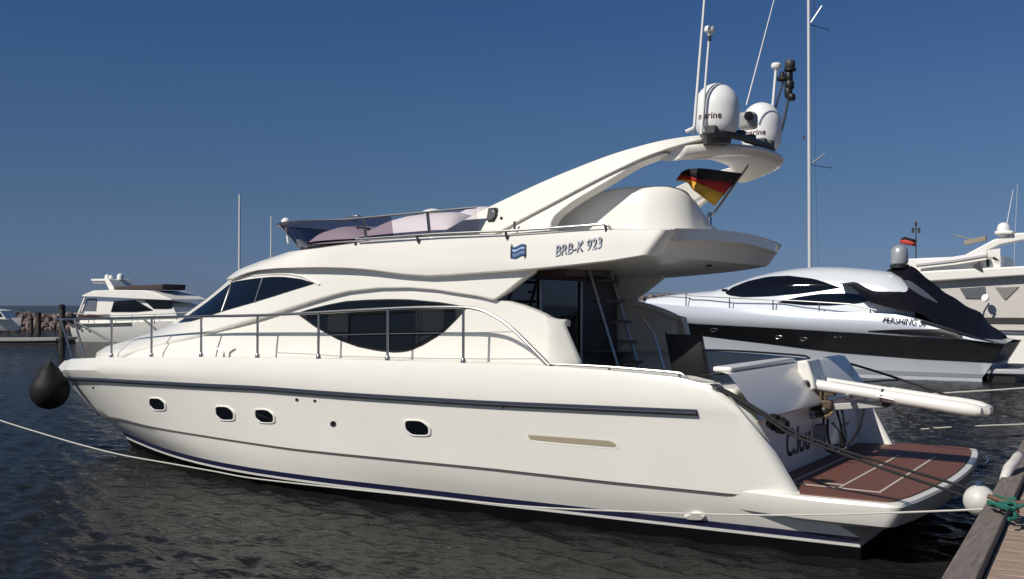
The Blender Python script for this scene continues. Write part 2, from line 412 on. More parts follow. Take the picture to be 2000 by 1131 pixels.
# boot stripe: level line, its breadth follows from the photo
st_px = [(255, 875), (318, 895), (400, 908), (500, 921), (662, 938), (950, 969), (1200, 998), (1500, 1031), (1691, 1053)]
b_st = sorted([(P.x, P.y) for P in (atz(x, y, .235) for x, y in st_px)]+[(12.85, 0)])
B_st = lambda x: interp([(0, 1.93), (4, 1.955), (6.5, 1.93), (7.3, 1.88), (8.0, 1.80), (8.7, 1.68), (9.3, 1.53), (9.9, 1.34), (10.5, 1.12), (11.1, .87), (11.7, .60), (12.3, .32), (12.95, 0), (13.5, -1)], x)
NS = 46
def frac(k): return k/(NS-1)
def hcurve(B, zf, xa, xe, sx=1., dz=0., db=0.):
    out = []
    for k in range(NS):
        s = frac(k); s = 1-(1-s)**1.35
        x = xa+(xe-xa)*s; z = zf if not callable(zf) else zf(x)
        y = max(B(x), 0.) if k < NS-1 else 0.
        out.append(V((x, y + (db if y > .05 else 0), z+dz)))
    return out
def zf(pts):
    sm = pts
    return lambda x: interp(sm, x)
xa_sh, xa_ru, xa_kn = z_sheer[0][0], z_rub[0][0], z_kn[0][0]
c_keel = [V((0+12.0*frac(k), 0, -.75+.3*frac(k)**3)) for k in range(NS)]
c_uw = hcurve(breadth(1.78, 3.5, 12.4, 1.85, 1.0), -.28, 0, 12.4)
c_w0 = hcurve(B_st, .138, 0, 12.83, db=-.025)
c_w1 = hcurve(B_st, .170, 0, 12.87, db=-.012)
c_w2 = hcurve(B_st, .235, 0, 12.95)
c_kn = hcurve(B_kn, zf(z_kn), xa_kn, 13.61)
c_kn2 = [p+V((0, .022, .012)) if p.y > .05 else p+V((.02, 0, .012)) for p in c_kn]
c_ru = hcurve(B_rub, zf(z_rub), xa_ru, 14.50)
c_bu = [p for p in hcurve(B_bulge, lambda x: (interp(z_rub, x)*.55+interp(z_sheer, x)*.45), xa_ru*.5+xa_sh*.5, 14.66)]
c_sh = hcurve(B_sheer, zf(z_sheer), xa_sh, 14.44)
def lerp_rows(a, b, n): return [[p+(q-p)*(i/n) for p, q in zip(a, b)] for i in range(n+1)]
low = lerp_rows(c_w2, c_kn, 4)
for i, r in enumerate(low):                # a little convexity between chine stripe and knuckle
    for p in r:
        if p.y > .05: p.y += .012*math.sin(math.pi*i/4)
upb = lerp_rows(c_kn2, c_ru, 5)
topr = [c_ru, [p*.5+q*.5+V((0, .012, 0)) if p.y > .05 else p*.5+q*.5 for p, q in zip(c_ru, c_bu)], c_bu, [p*.45+q*.55+V((0, .02, .0)) if p.y > .05 else p*.45+q*.55 for p, q in zip(c_bu, c_sh)], c_sh]
hull_rows = low + upb + topr[1:]
# rounded return of the topside at the stern: outer edge turns inboard to the wing's inner face
for r in hull_rows:
    if r[0].z > .5: r[0] = r[0]+V((.15, 0, 0))
edge = [r[0] for r in hull_rows if r[0].z > .5]
hb = MB().grid(hull_rows)
ret = [edge]
for a in (15, 30, 45, 60, 75, 90):
    ret.append([p + V((-.15*math.sin(R_(a)), -.13*(1-math.cos(R_(a))), 0)) for p in edge])
hb.grid(ret)
HULL_BVH = hb.bvh()
top_o = [p for p in c_sh if p.x < 2.2][::-1] + [r[-1] for r in ret[1:]]; top_o = [V((2.2, B_sheer(2.2), interp(z_sheer, 2.2)))] + top_o
inner = [p+V((-.15, -.13, 0)) for p in edge]
inner2 = [V((max(.95, p.x+.05) if p.z < 1.0 else max(p.x+.05, 1.25), p.y-.16, p.z)) for p in edge]
inner3 = [V((2.2, p.y-.16, p.z)) for p in edge]
in1 = [p+V((.03, -.03, 0)) for p in inner]
hb.grid([inner, in1, inner2, inner3])
cap = top_o + [in1[-1], inner2[-1], inner3[-1]]
hb.add(cap, [list(range(len(cap)))])
# bottom of the hull aft: lower transom
tr = [r[0] for r in [c_w0, c_w1, c_w2]] + [r[0] for r in low[1:]]
hb.grid([tr, [V((p.x+.0, 0, p.z)) for p in tr]])
hb.mirror()
hull = hb.build('hull', GEL, yacht, sharp=28)
b = MB().grid([c_keel, c_uw, c_w0]); e = [c_keel[0], c_uw[0], c_w0[0]]; b.grid([e, [V((p.x, 0, p.z)) for p in e]])
b.mirror().build('antifouling', ANTI, yacht)
MB().grid([c_w0, c_w1]).mirror().build('waterline_stripe', GEL2, yacht)
MB().grid([c_w1, [p*.5+q*.5 for p, q in zip(c_w1, c_w2)], c_w2]).mirror().build('boot_stripe', NAVY, yacht)
# dark line under the knuckle
MB().grid([[p+V((.004 if p.y < .05 else 0, .004, -.016)) for p in c_kn], [p+V((.006, .012, .006)) for p in c_kn]]).mirror().build('knuckle_groove', mat('groove_grey', (.13, .125, .115), .5), yacht)
# rub rail: half round band with a lighter steel strip
x_ra = on_breadth(1362, 806, B_rub).x
rp = [p for p in [V((x, B_rub(x), interp(z_rub, x))) for x in [x_ra+(14.49-x_ra)*(1-(1-k/60)**1.35) for k in range(61)]]]
rp[-1] = V((14.50, .0, 1.10))
def offset_line(P, oy, oz):
    out = []
    for i, p in enumerate(P):
        d = P[min(i+1, len(P)-1)]-P[max(i-1, 0)]; n = V((-d.y, d.x, 0)).normalized()
        if n.y < 0: n = -n
        if i == len(P)-1: n = V((1, 0, 0))
        out.append(p+n*oy+V((0, 0, oz)))
    return out
prof = [(-.02, .036), (.03, .03), (.05, .012), (.05, -.012), (.03, -.03), (-.02, -.036)]
rb = MB(); rr_ = [offset_line(rp, a, c) for a, c in prof]; rb.grid(rr_); rb.f.append([i*len(rp) for i in range(6)])
rr1 = rb.mirror().build('rub_rail', RUB, yacht)
st = MB(); st.grid([offset_line(rp, a, c) for a, c in [(.048, .007), (.053, .004), (.053, -.004), (.048, -.007)]]); st.mirror().build('rail_strip', STEELD, rr1)
# portholes
for (xa, ya, xb, yb) in [(290, 776, 325, 803), (419, 792, 460, 823), (496, 798, 538, 828), (788, 819, 842, 853)]:
    w_, h_ = xb-xa, yb-ya
    poly = [(xa, ya), (xa+.66*w_, ya+.02*h_), (xb, ya+.42*h_), (xb, yb-.02*h_), (xa+.3*w_, yb-.04*h_), (xa+.02*w_, ya+.58*h_)]
    lp = outline_on(rounded(poly, .32), HULL_BVH)
    fr = ring(lp, .84, .016).build('porthole', GEL, yacht)
    gp = [(c, n) for c, n in lp]; cc = sum((p for p, n in lp), V())/len(lp)
    g1 = disc([(cc+(p-cc)*.88, n) for p, n in lp], .005).build('glass', GLASS, fr)
    f2 = mir(fr); g2 = mir(g1); g2.parent = f2; g2.matrix_parent_inverse = Matrix.Identity(4)
# outlets and vents
for (x, y, r, mt, nm) in [(651, 828, 6, DGREY, 'exhaust_outlet'), (580, 781, 3.4, DGREY, 'drain_outlet'), (615, 783, 3, DGREY, 'drain_outlet'), (984, 795.5, 2.6, DGREY, 'drain_outlet'), (182, 757, 2, DGREY, 'drain_outlet')]:
    lp = outline_on([(x+r*math.cos(a), y+r*math.sin(a)) for a in [2*math.pi*k/14 for k in range(14)]], HULL_BVH)
    ring(lp, .72, .006).build(nm, STEELD, yacht); disc([(p, n) for p, n in [(q, n) for q, n in lp]], .002).build('outlet_hole', BLACK, yacht)
SLOT = mat('slot_tan', (.36, .31, .21), .6)
lp = outline_on(rounded([(1028, 849), (1190, 861), (1203, 867), (1203, 874), (1036, 859)], .2, 3), HULL_BVH)
f = disc(lp, .003).build('side_vent', SLOT, yacht); mir(f)
ring(outline_on(rounded([(1025, 846), (1192, 858.5), (1207, 866), (1207, 878), (1034, 863)], .2, 3), HULL_BVH), .95, .004).build('vent_lip', GEL, yacht)
# anchor roller plate on the stem
MB().strip([(13.92, .05, .98), (13.62, .08, .72)], [(13.98, .02, .90), (13.70, .03, .66)], (.03, -.1, 0)).build('anchor_plate', STEEL, yacht)
# scoop at the waterline
lp = outline_on(rounded([(1335, 1006), (1362, 998), (1380, 1006), (1372, 1013), (1345, 1012)], .3, 3), HULL_BVH)
disc(lp, .03, .05).build('water_scoop', GEL2, yacht, bevel=.008)

# ---------------- deck, cockpit, platform
xd0 = 4.25
dk = MB(); rows = []
for k in range(NS):
    p = c_sh[k]
    rows.append([V((p.x, p.y*(1-j/6), p.z-.015+.06*(j/6)*(p.y/2.3))) for j in range(7)] if p.x >= xd0 else [V((p.x, p.y-(p.y-1.80)*(j/6), p.z-.012)) for j in range(7)])
dk.grid(rows).mirror().build('deck', NONSKID, yacht)
SOLE = .98
ck = MB(); cs = [p for p in c_sh if p.x <= xd0+.4]
ck.grid([[V((p.x, 1.80, p.z-.012)) for p in cs], [V((p.x, 1.80, SOLE)) for p in cs]]).mirror()
ck.add([(1.3, -1.80, SOLE), (4.4, -1.80, SOLE), (4.4, 1.80, SOLE), (1.3, 1.80, SOLE)], [[0, 1, 2, 3]])
ck.build('cockpit', GEL2, yacht, solid=.02)
zp = .62
def plat_outline(z, ins=0., n=14):
    side = []
    for k in range(11):
        t = k/10; x = 1.45-1.15*t; e = t*t*(3-2*t); side.append((x, (B_kn(x)-.012)*(1-e)+2.22*e))
    pts = [V((x, y-ins, z)) for x, y in side]
    for k in range(6): a = R_(90*k/5); pts.append(V((-.44+ins+.12-.12*math.sin(a), 2.22-ins-.12+.12*math.cos(a), z)))
    for k in range(1, n): 
        y = (2.09-ins)*(1-2*k/n); pts.append(V((-.45+ins-.17*(1-(y/2.1)**2), y, z)))
    for k in range(6): a = R_(90*(5-k)/5); pts.append(V((-.44+ins+.12-.12*math.sin(a), -(2.22-ins-.12+.12*math.cos(a)), z)))
    pts += [V((x, -(y-ins), z)) for x, y in side[::-1]]; return pts
pl = MB(); o1 = plat_outline(zp-.005, .0); 
pl.grid([plat_outline(zp-.26, .16), plat_outline(zp-.22, .07), plat_outline(zp-.1, .01), plat_outline(zp-.03, 0), plat_outline(zp-.006, .012), plat_outline(zp, .035)])
pl.f.append(list(range(len(o1)))); k0 = len(pl.v)-len(o1); pl.f.append([k0+i for i in range(len(o1))][::-1])
plat = pl.build('swim_platform', GEL, yacht, sharp=30)
tk = MB(); o = plat_outline(zp+.002, .085)[9:-9]; o = [V((.98, 1.9, o[0].z)), V((.58, 1.9, o[0].z)), V((.50, o[0].y, o[0].z))]+o[1:-1]+[V((.50, o[-1].y, o[0].z)), V((.58, -1.9, o[0].z)), V((.98, -1.9, o[0].z))]
tk.prism(o, (0, 0, .012)); tk.build('teak_deck', TEAK, plat)
il = MB(); zt = zp+.0185
def inlay(a, b_, w=.028):
    a, b_ = V(a), V(b_); d = (b_-a).normalized(); n = V((-d.y, d.x, 0))*w/2
    il.prism([a+n, b_+n, b_-n, a-n], (0, 0, -.006))
xs_ = [.754, .258, -.135]
for x_, ya, yb in zip(xs_, (1.50, 1.70, 1.71), (-.5, -1.0, -1.05)): inlay((x_, ya, zt), (x_, yb, zt))
inlay((.74, 1.62, zt+.001), (-.15, 1.715, zt+.001)); inlay((.5, 1.44, zt), (.27, 1.47, zt))
il.build('inlay', INLAY, plat)
MB().tube([atz(1926, 893, .5)+V((0, .0, .02)), atz(1930, 896, .5), atz(1930, 903, .48), atz(1925, 906, .46)], .012).build('platform_eye', STEEL, plat)

# ---------------- transom
tm = MB()
W = 1.95
lo = [(.97, .60), (.98, .8), (1.02, 1.255)]; up = [(.91, 1.275), (.90, 1.30), (.925, 1.36), (1.17, 1.70), (1.20, 1.73), (1.27, 1.745), (1.5, 1.70)]
def trow(prof, wd): return [[V((x, y, z)) for y in [wd(z)*(1-k/6) for k in range(13)]] for x, z in prof]
w_lo = lambda z: 1.92+.05*(z-.6)/.7
w_up = lambda z: 2.12+.03*(z-1.3)/.4
tm.grid(trow(lo, w_lo)).grid([trow([lo[-1]], w_lo)[0], trow([up[0]], w_up)[0]]).grid(trow(up, w_up))
tm.build('transom', GEL, yacht, sharp=20)
MB().box((1.32, .95, 1.765), (.20, 2.1, .05)).build('transom_coaming', GEL, yacht, bevel=.02)
# name lettering on the lower transom (dark script)
P0 = plane(1557, 862, (1, 0, -.08), .98-.08*.8)
text_part('C.lou', 'name_lettering', mat('letter_grey', (.05, .048, .05), .5), yacht, P0, (0, -1, 0), (.08, 0, 1), .40, shear=.35, n_off=.006, sx=1.0, offset=.012)

# ---------------- superstructure: plan families
SIL = [(186, 692), (188, 686), (200, 679), (212, 675), (255, 663), (318, 642), (347, 629), (400, 590), (451, 543), (470, 528), (500, 515), (540, 502), (580, 489)]
def sil_x(py):
    p = sorted([(y, x) for x, y in SIL]); return interp(p, py)
NE = 2.15
def plan_pt(xm, xe, b_, phi):
    return xm+(xe-xm)*max(math.sin(phi), 0)**(2/NE), b_*max(math.cos(phi), 0)**(2/NE)
def solve_front(bf, xm, zs):
    out = []
    for z in zs:
        lo_, hi_ = xm+.5, 16.
        for _ in range(40):
            mid = (lo_+hi_)/2; worst = 1e9
            for k in range(41):
                x, y = plan_pt(xm, mid, bf(z), R_(90)*k/40)
                px, py = proj((x, y, z)); worst = min(worst, px-sil_x(py))
                px, py = proj((x, -y, z)); worst = min(worst, px-sil_x(py))
            if worst < 0: hi_ = mid
            else: lo_ = mid
        out.append((z, lo_))
    return out
XM = 6.3
b2 = lambda z: interp([(1.2, 1.88), (1.75, 1.88), (2.3, 1.86), (2.75, 1.83), (3.3, 1.75)], z)
b3 = lambda z: interp([(2.6, 1.86), (2.85, 1.885), (3.1, 1.86), (3.25, 1.83), (3.5, 1.78)], z)
zs = [1.3+.1*k for k in range(22)]
XE2 = solve_front(b2, XM, zs); XE3 = solve_front(b3, XM, zs)
print('xe2', [(round(a, 2), round(b_, 2)) for a, b_ in XE2]); print('xe3', [(round(a, 2), round(b_, 2)) for a, b_ in XE3])
NSIDE, NFR = 40, 30
def S_plan(q, z, bf, XE, xa, off=0., curl=None):
    """q in [0,1] side from aft to XM, [1,2] round the front to the centreline; curl = x where the side turns inboard"""
    xe = interp(XE, z)
    if q <= 1:
        x = xa+(XM-xa)*q; y = bf(z)
        if curl and x < curl: y -= curl_f(curl-x)
        n = V((0, 1, 0))
        if curl and x < curl: n = V((-.6, 1, 0)).normalized()
    else:
        phi = R_(90)*(q-1); x, y = plan_pt(XM, xe, bf(z), phi)
        e = .001; xA, yA = plan_pt(XM, xe, bf(z), max(phi-e*20, 0)); xB, yB = plan_pt(XM, xe, bf(z), min(phi+e*20, R_(90)))
        d = V((xB-xA, yB-yA, 0)); n = V((-d.y, d.x, 0)); n = n if n.length > 1e-9 else V((1, 0, 0)); n.normalize()
        if n.x < 0 and q > 1.5: n = -n
        if n.y < 0 and n.x <= 0: n = -n
    return V((x, y, z)) + n*off
def curl_f(d): return .55*d*d/(d+.22)*1.9
QS = [k/NSIDE for k in range(NSIDE)]+[1+k/NFR for k in range(NFR+1)]
def full(bf, XE, xa, off, curl, z0, z1, nz=30):
    rows = []
    for j in range(nz+1):
        z = z0+(z1-z0)*j/nz; rows.append([S_plan(q, z, bf, XE, xa, off, curl) for q in QS])
    return MB().grid(rows)
def q_of(P, bf, XE, xa):
    if P.x <= XM: return max(0., (P.x-xa)/(XM-xa))
    xe = interp(XE, P.z); u = min(max((P.x-XM)/(xe-XM), 0), 1)
    return 1+math.asin(min(1, u**(NE/2)))/R_(90)
def trace_qz(px, tree, bf, XE, xa):
    out = []
    for x, y in px:
        P, n = hit(x, y, tree); out.append((q_of(P, bf, XE, xa), P.z))
    return sorted(out)
# lower house S1 : deck to brow, aft end sweeps down as a wing
XA1, CURL = 2.75, 3.42
S1F = full(b2, XE2, XA1, -.05, CURL, 1.2, 3.0); S1T = S1F.bvh()
brow_px = [(250, 683), (310, 672), (370, 659), (430, 643), (500, 625), (560, 605), (620, 586), (676, 570), (740, 563), (800, 562), (850, 566), (905, 575), (961, 586)]
wing_px = [(962, 586), (990, 589), (1019, 597), (1045, 607), (1070, 619), (1092, 625.5), (1107, 626)]
brow_q = trace_qz(brow_px, S1T, b2, XE2, XA1); wing_q = trace_qz(wing_px, S1T, b2, XE2, XA1)
aft_q = trace_qz([(1107, 626), (1120, 655), (1133, 685), (1145, 712)], S1T, b2, XE2, XA1)   # (q, z) raked aft edge
print('brow', brow_q[0], brow_q[-1], 'wing', wing_q, 'aft', aft_q)
top1 = sorted(wing_q+brow_q)
qa_of_z = sorted([(z, q) for q, z in aft_q])
def zdeck(x): return interp(z_sheer, x)-.03
rows = []
NZ1 = 12
cols = []
qq = [k/60 for k in range(60)]+[1+k/40 for k in range(41)]
q_top0 = wing_q[0][0]
for qv in qq:
    col = []
    for j in range(NZ1+1):
        t = j/NZ1
        # aft columns are raked: q offset fades out forward
        if qv <= .5:
            ztop = interp(top1, q_top0+(.5-q_top0)*(qv/.5)); x_guess = XA1+(XM-XA1)*qv
            zb = zdeck(max(x_guess, 1.5)); z = zb+(ztop-zb)*t
            qa = interp(qa_of_z, z); q2 = qa+(.5-qa)*(qv/.5)
        else:
            ztop = interp(top1, qv); x_guess = S_plan(qv, 1.7, b2, XE2, XA1).x
            zb = zdeck(x_guess); ztop = max(ztop, zb+.02); z = zb+(ztop-zb)*t; q2 = qv
        col.append(S_plan(q2, z, b2, XE2, XA1, -.05, CURL))
    col.append(col[-1]+V((0, -.06, .012)) if col[-1].y > .1 else col[-1])
    col.append(col[-2]+V((0, -.15, .0)) if col[-2].y > .2 else col[-2])
    cols.append(col)
MBs1 = MB().grid(cols); S1_BVH = MB().grid(cols).bvh()
MBs1.mirror().build('deckhouse', GEL, yacht, solid=.07, sharp=30)

# upper house S2 : brow to the flybridge, windscreen and front trunk
XA2 = 3.6
S2F = full(b2, XE2, XA2, 0., None, 1.2, 3.4); S2T = S2F.bvh()
S3F = full(b3, XE3, 1.5, .05, None, 2.4, 3.6); S3T = S3F.bvh()
brow2 = trace_qz(brow_px[1:], S2T, b2, XE2, XA2)
fly_px = [(455, 545), (478, 535), (500, 529), (540, 525), (575, 524), (620, 523), (662, 524), (700, 526), (725, 528.5), (760, 533.5), (787, 537), (837, 540.5), (880, 538.5), (925, 535), (1000, 530), (1042, 527), (1120, 519), (1190, 511), (1273, 497)]
fly_q = trace_qz(fly_px, S3T, b3, XE3, 1.5)
pil_q = trace_qz([(1040, 529), (1012, 551), (985, 572), (964, 586)], S2T, b2, XE2, XA2)
pz = sorted([(z, q) for q, z in pil_q]); print('pillar', pil_q, 'fly', fly_q)
cols = []; q_p0 = min(q for q, z in pil_q)
for qv in qq:
    col = []
    for j in range(13):
        t = j/12
        zb = interp(brow2, qv); 
        if qv > brow2[-1][0]: 
            x_g = S_plan(min(qv, 2), 1.6, b2, XE2, XA2).x; zb = max(zdeck(x_g), zb-(qv-brow2[-1][0])*3)
        q2 = qv
        xg = S_plan(qv, 2.8, b2, XE2, XA2).x
        zt = interp(fly_q, q_of(V((xg, 1.9, 2.8)), b3, XE3, 1.5))+.05
        if qv <= .45:
            z = zb+(zt-zb)*t; qa = interp(pz, z); q2 = qa+(.45-qa)*(qv/.45)
            zb2 = interp(brow2, q2); z = zb2+(zt-zb2)*t; qa = interp(pz, z); q2 = qa+(.45-qa)*(qv/.45)
        else: z = zb+(zt-zb)*t
        col.append(S_plan(q2, z, b2, XE2, XA2))
    cols.append(col)
S2_BVH = MB().grid(cols).bvh()
u = MB().grid(cols)
u.mirror().build('upper_house', GEL, yacht, solid=.11, sharp=30)

# flybridge body S3
XA3T, XA3B = 1.93, 2.15
flytop_px = [(580, 489), (620, 484), (680, 476), (720, 470), (760, 467), (860, 461), (1000, 457), (1100, 451), (1190, 446), (1300, 446)]
ft_q = trace_qz(flytop_px, S3T, b3, XE3, 1.5)
print('flytop', ft_q)
def ztop3(x): 
    return interp(ft_q, q_of(V((x, 1.9, 3.1)), b3, XE3, 1.5))
def zbot3(x): return interp(fly_q, q_of(V((x, 1.9, 2.9)), b3, XE3, 1.5))
NQ = 70
def fly_outline(t):
    """t 0 = lower edge, 1 = top edge ; port side from the aft centre round to the bow centre"""
    out = []
    zb, zt = zbot3(2.2), ztop3(1.95)
    # aft part
    za = zb+(zt-zb)*t; xa = 2.15-.22*t; b_ = b3(za)+.05; r = .10
    camber = .06*t
    for k in range(9):
        y = (b_-r)*k/8; out.append(V((xa-.10*(1-(y/b_)**2), y, za+camber*(1-(y/b_)**2)-(.0 if t else .0))))
    for k in range(1, 6):
        a = R_(90*k/6); out.append(V((xa+r-r*math.cos(a), b_-r+r*math.sin(a), za)))
    x0 = xa+r
    for k in range(51):
        x = x0+(XM-x0)*k/50; q = (x-1.5)/(XM-1.5)
        zl = zbot3(x); zh = ztop3(x); z = zl+(zh-zl)*t
        out.append(S_plan(q, z, b3, XE3, 1.5, .05))
    for k in range(1, 31):
        q = 1+k/30; zl = interp(fly_q, q); zh = interp(ft_q, q)
        z = zl+(zh-zl)*t; out.append(S_plan(q, z, b3, XE3, 1.5, .05))
    return out
rows = [fly_outline(t) for t in (0, .04, .12, .25, .4, .55, .7, .85, .95, 1.0)]
for p in rows[0]: p.y -= .035 if p.y > .3 else 0
for p in rows[-1]: p.y -= .03 if p.y > .3 else 0
fb = MB().grid(rows); S3_BVH = MB().grid(rows).bvh()
# underside and fly deck
def inset(row, dy, dz, cy): return [V((p.x, max(p.y-dy, 0), p.z+dz)) for p in row]
fb.grid([rows[0], inset(rows[0], .25, .05, 0), [V((p.x, 0, p.z+.06)) for p in rows[0]]])
fb.grid([rows[-1], inset(rows[-1], .10, .0, 0), inset(rows[-1], .16, -.12, 0), [V((p.x, 0, p.z-.10)) for p in rows[-1]]])
fb.mirror(); fly = fb.build('flybridge', GEL, yacht, sharp=32)

# ---------------- windows
win_top = [(350, 630), (363, 621), (406, 590), (451, 554), (458, 550.5), (500, 544), (530, 541), (556, 541), (589, 545), (614, 553)]
win_bot = [(350, 631), (375, 628), (400, 620), (435, 608.5), (498, 590), (540, 577), (571, 567), (600, 558), (614, 553.5)]
sw = panel(win_top, win_bot, S2_BVH, .010).build('side_window', GLASS, yacht); mir(sw)
for (a, b_) in [((455, 549), (434, 609)), ((514.5, 543), (499, 590))]:
    P = [hit(a[0]+(b_[0]-a[0])*t/6, a[1]+(b_[1]-a[1])*t/6, S2_BVH) for t in range(7)]
    mm = MB().tube([p+n*.012 for p, n in P], .011, 6).build('window_mullion', STEELD, sw)
wf = MB()
tp = [(340, 631)]+[(x-3, y-2) for x, y in win_top[1:4]]+[(460, 545), (500, 538.5), (540, 535), (565, 535), (592, 540), (625, 556)]
P = [hit(x, y, S2_BVH) for x, y in tp]
MB().tube([p+n*.004 for p, n in P], .016, 6).build('window_frame', GEL2, sw)
# front windscreen (seen only from further forward)
ws = MB(); rows = []
for j in range(7):
    z = 2.12+.55*j/6; rows.append([S_plan(1.80+.20*k/16, z, b2, XE2, XA2, .012) for k in range(17)])
ws.grid(rows).mirror().build('windscreen', GLASS, yacht)
eye_top = [(580, 612), (600, 605), (640, 595), (676, 588), (720, 585), (764, 584), (800, 584.5), (859, 590), (890, 595), (912, 600)]
eye_bot = [(580, 613), (590, 620), (616, 639), (661, 664), (700, 678), (740, 686), (773, 689), (800, 686), (827, 674), (865, 651), (890, 626), (904, 611), (912, 601)]
ew = panel(eye_top, eye_bot, S1_BVH, .006, 44, 8).build('saloon_window', BLACK, yacht); mir(ew)
gl = panel([(x, y+2.5) for x, y in eye_top[1:-1]], [(x, y-4) for x, y in eye_bot[1:-1]], S1_BVH, .022, 40, 8, .01).build('glass', CLEARW, ew)
CURT = mat('curtain', (.13, .13, .125), .9)
def curtain(x0, x1, top, bot, waves):
    n = 16; rows = []
    for j in range(5):
        row = []
        for i in range(n+1):
            x = x0+(x1-x0)*i/n; y0_, y1_ = top, interp(eye_bot, x)-8 if bot is None else bot
            p, nn = hit(x, y0_+(y1_-y0_)*j/4, S1_BVH); row.append(p+nn*(.012+.005*math.sin(i/n*waves*6.28)))
        rows.append(row)
    MB().grid(rows).build('curtain', CURT, ew)
curtain(641, 681, 610, None, 4); curtain(813, 868, 604, None, 5)
for x in (817,):
    P = [hit(x, y, S1_BVH) for y in (594, 620, 645, 672)]
    MB().tube([p+n*.018 for p, n in P], .008, 6).build('window_mullion', BLACK, ew)

# ---------------- saloon bulkhead and cockpit details
bk = MB(); bk.box((4.3, 0, 1.93), (.06, 3.2, 1.9)); bk.build('saloon_bulkhead', DGREY, yacht)
dr = MB().box((4.255, .55, 1.86), (.02, 2.0, 1.72)).build('saloon_door', GLASS, yacht)
for y_ in (.62, -.45): MB().tube([(4.23, y_, 1.0), (4.23, y_, 2.72)], .02, 6).build('door_post', STEELD, dr)
MB().box((4.0, .2, 2.80), (.5, 1.2, .10)).build('overhead_locker', mat('locker_brown', (.10, .07, .055), .5), yacht, bevel=.02)
# flybridge stair
TREAD = mat('tread_brown', (.05, .035, .03), .6)
ld = MB()
for y_ in (.30, -.28):
    ld.tube([V((3.72, y_, 2.86)), V((3.18, y_, 1.25)), V((3.12, y_, SOLE))], .022, 8)
ldo = ld.build('flybridge_ladder', STEELD, yacht)
for k in range(7):
    t = (k+.6)/7.2; x = 3.72-.6*t; MB().box((x, 0, 2.86-1.85*t), (.2, .56, .035)).build('tread', TREAD, ldo, bevel=.006)
for y_ in (-.34,):
    MB().tube([(3.30, y_, 2.25), (3.12, y_, 2.05), (2.98, y_, 1.6), (2.9, y_, SOLE)], .016, 8).build('handrail', STEEL, ldo)
MB().box((1.75, -.2, 1.25), (.5, 2.6, .5)).build('aft_seat', GEL2, yacht, bevel=.06, seg=3)
for (x_, y_, z_) in [(2.7, -1.72, 2.62), (2.6, -.9, 2.93)]:
    MB().lathe([(.04, 0), (.045, -.01), (.03, -.035)], (x_, y_, z_)).build('down_light', DGREY, yacht)

# ---------------- hardtop arch
AN = (0, 1, .52)
def ap(px, py, d=0.):
    d += .34*max(0, (px-1265)/135)**2
    return plane(px, py, AN, 1.82+.52*3.2-d)
U_ = [(852, 459), (900, 432), (945, 408), (1000, 382), (1060, 354), (1120, 329), (1190, 302), (1240, 287), (1290, 274), (1340, 266), (1386, 262), (1402, 266)]
G_ = [(965, 457), (985, 447), (1030, 422), (1080, 396), (1130, 369), (1180, 343), (1214, 327), (1252, 309), (1295, 293), (1335, 281), (1380, 271), (1402, 270)]
def resample(px, n):
    px = smooth(px, 2); L = [0]
    for a, b_ in zip(px, px[1:]): L.append(L[-1]+math.hypot(b_[0]-a[0], b_[1]-a[1]))
    out = []
    for k in range(n):
        s = L[-1]*k/(n-1)
        out.append((interp(list(zip(L, [p[0] for p in px])), s), interp(list(zip(L, [p[1] for p in px])), s)))
    return out
N_ = 36
Ua = [ap(*p) for p in resample(U_, N_)]; Ga = [ap(*p) for p in resample(G_, N_)]
lg = MB().strip(Ua, Ga, (0, -.24, -.02))
leg = lg.build('hardtop_leg', GEL, yacht, bevel=.035, seg=3); mir(leg)
G2_ = [(963, 459), (985, 449), (1030, 424), (1080, 398), (1130, 371), (1180, 345), (1214, 329), (1252, 311), (1290, 298)]
L2_ = [(1075, 450), (1076, 426), (1118, 394), (1140, 381), (1166, 366), (1200, 346), (1238, 322), (1268, 310), (1304, 298)]
Gb = [ap(*p, .05) for p in resample(G2_, N_)]; Lb = [ap(*p, .05) for p in resample(L2_, N_)]
l2 = MB().strip(Gb, Lb, (0, -.17, -.02)).build('leg_inner_band', GEL, yacht, bevel=.02); mir(l2)
# top wing between the legs
def wing_section(y, n=9):
    a = abs(y)/1.22; xa = 1.46+.62*a**3.2; xf = 2.14+.30*a**2.2; zt = 4.20-.035*a*a-.02*a**6; th = .13+.03*a*a
    pts = []
    for k in range(n+1):
        t = k/n; pts.append(V((xa+(xf-xa)*t, y, zt+.035*math.sin(math.pi*t))))
    pts.append(V((xf+.01, y, zt-.04)))
    for k in range(n+1):
        t = 1-k/n; pts.append(V((xa+.03+(xf-xa-.06)*t, y, zt-th*(.45+.55*math.sin(math.pi*min(1, .15+t*.7))))))
    pts.append(V((xa-.015, y, zt-.035)))
    return pts
hw = MB(); ys = [-1.20*math.cos(math.pi*k/40) for k in range(41)]; rws = []
for y in ys:
    s_ = wing_section(y); 
    if abs(y) > 1.198: s_ = [p.lerp(sum(s_, V())/len(s_), .5) for p in s_]
    rws.append(s_)
hw.grid(rws, close_u=True); n_ = len(rws[0]); hw.f.append(list(range(n_))); hw.f.append([len(rws)*n_-n_+i for i in range(n_)][::-1])
hw.build('hardtop_wing', GEL, yacht, sharp=50)

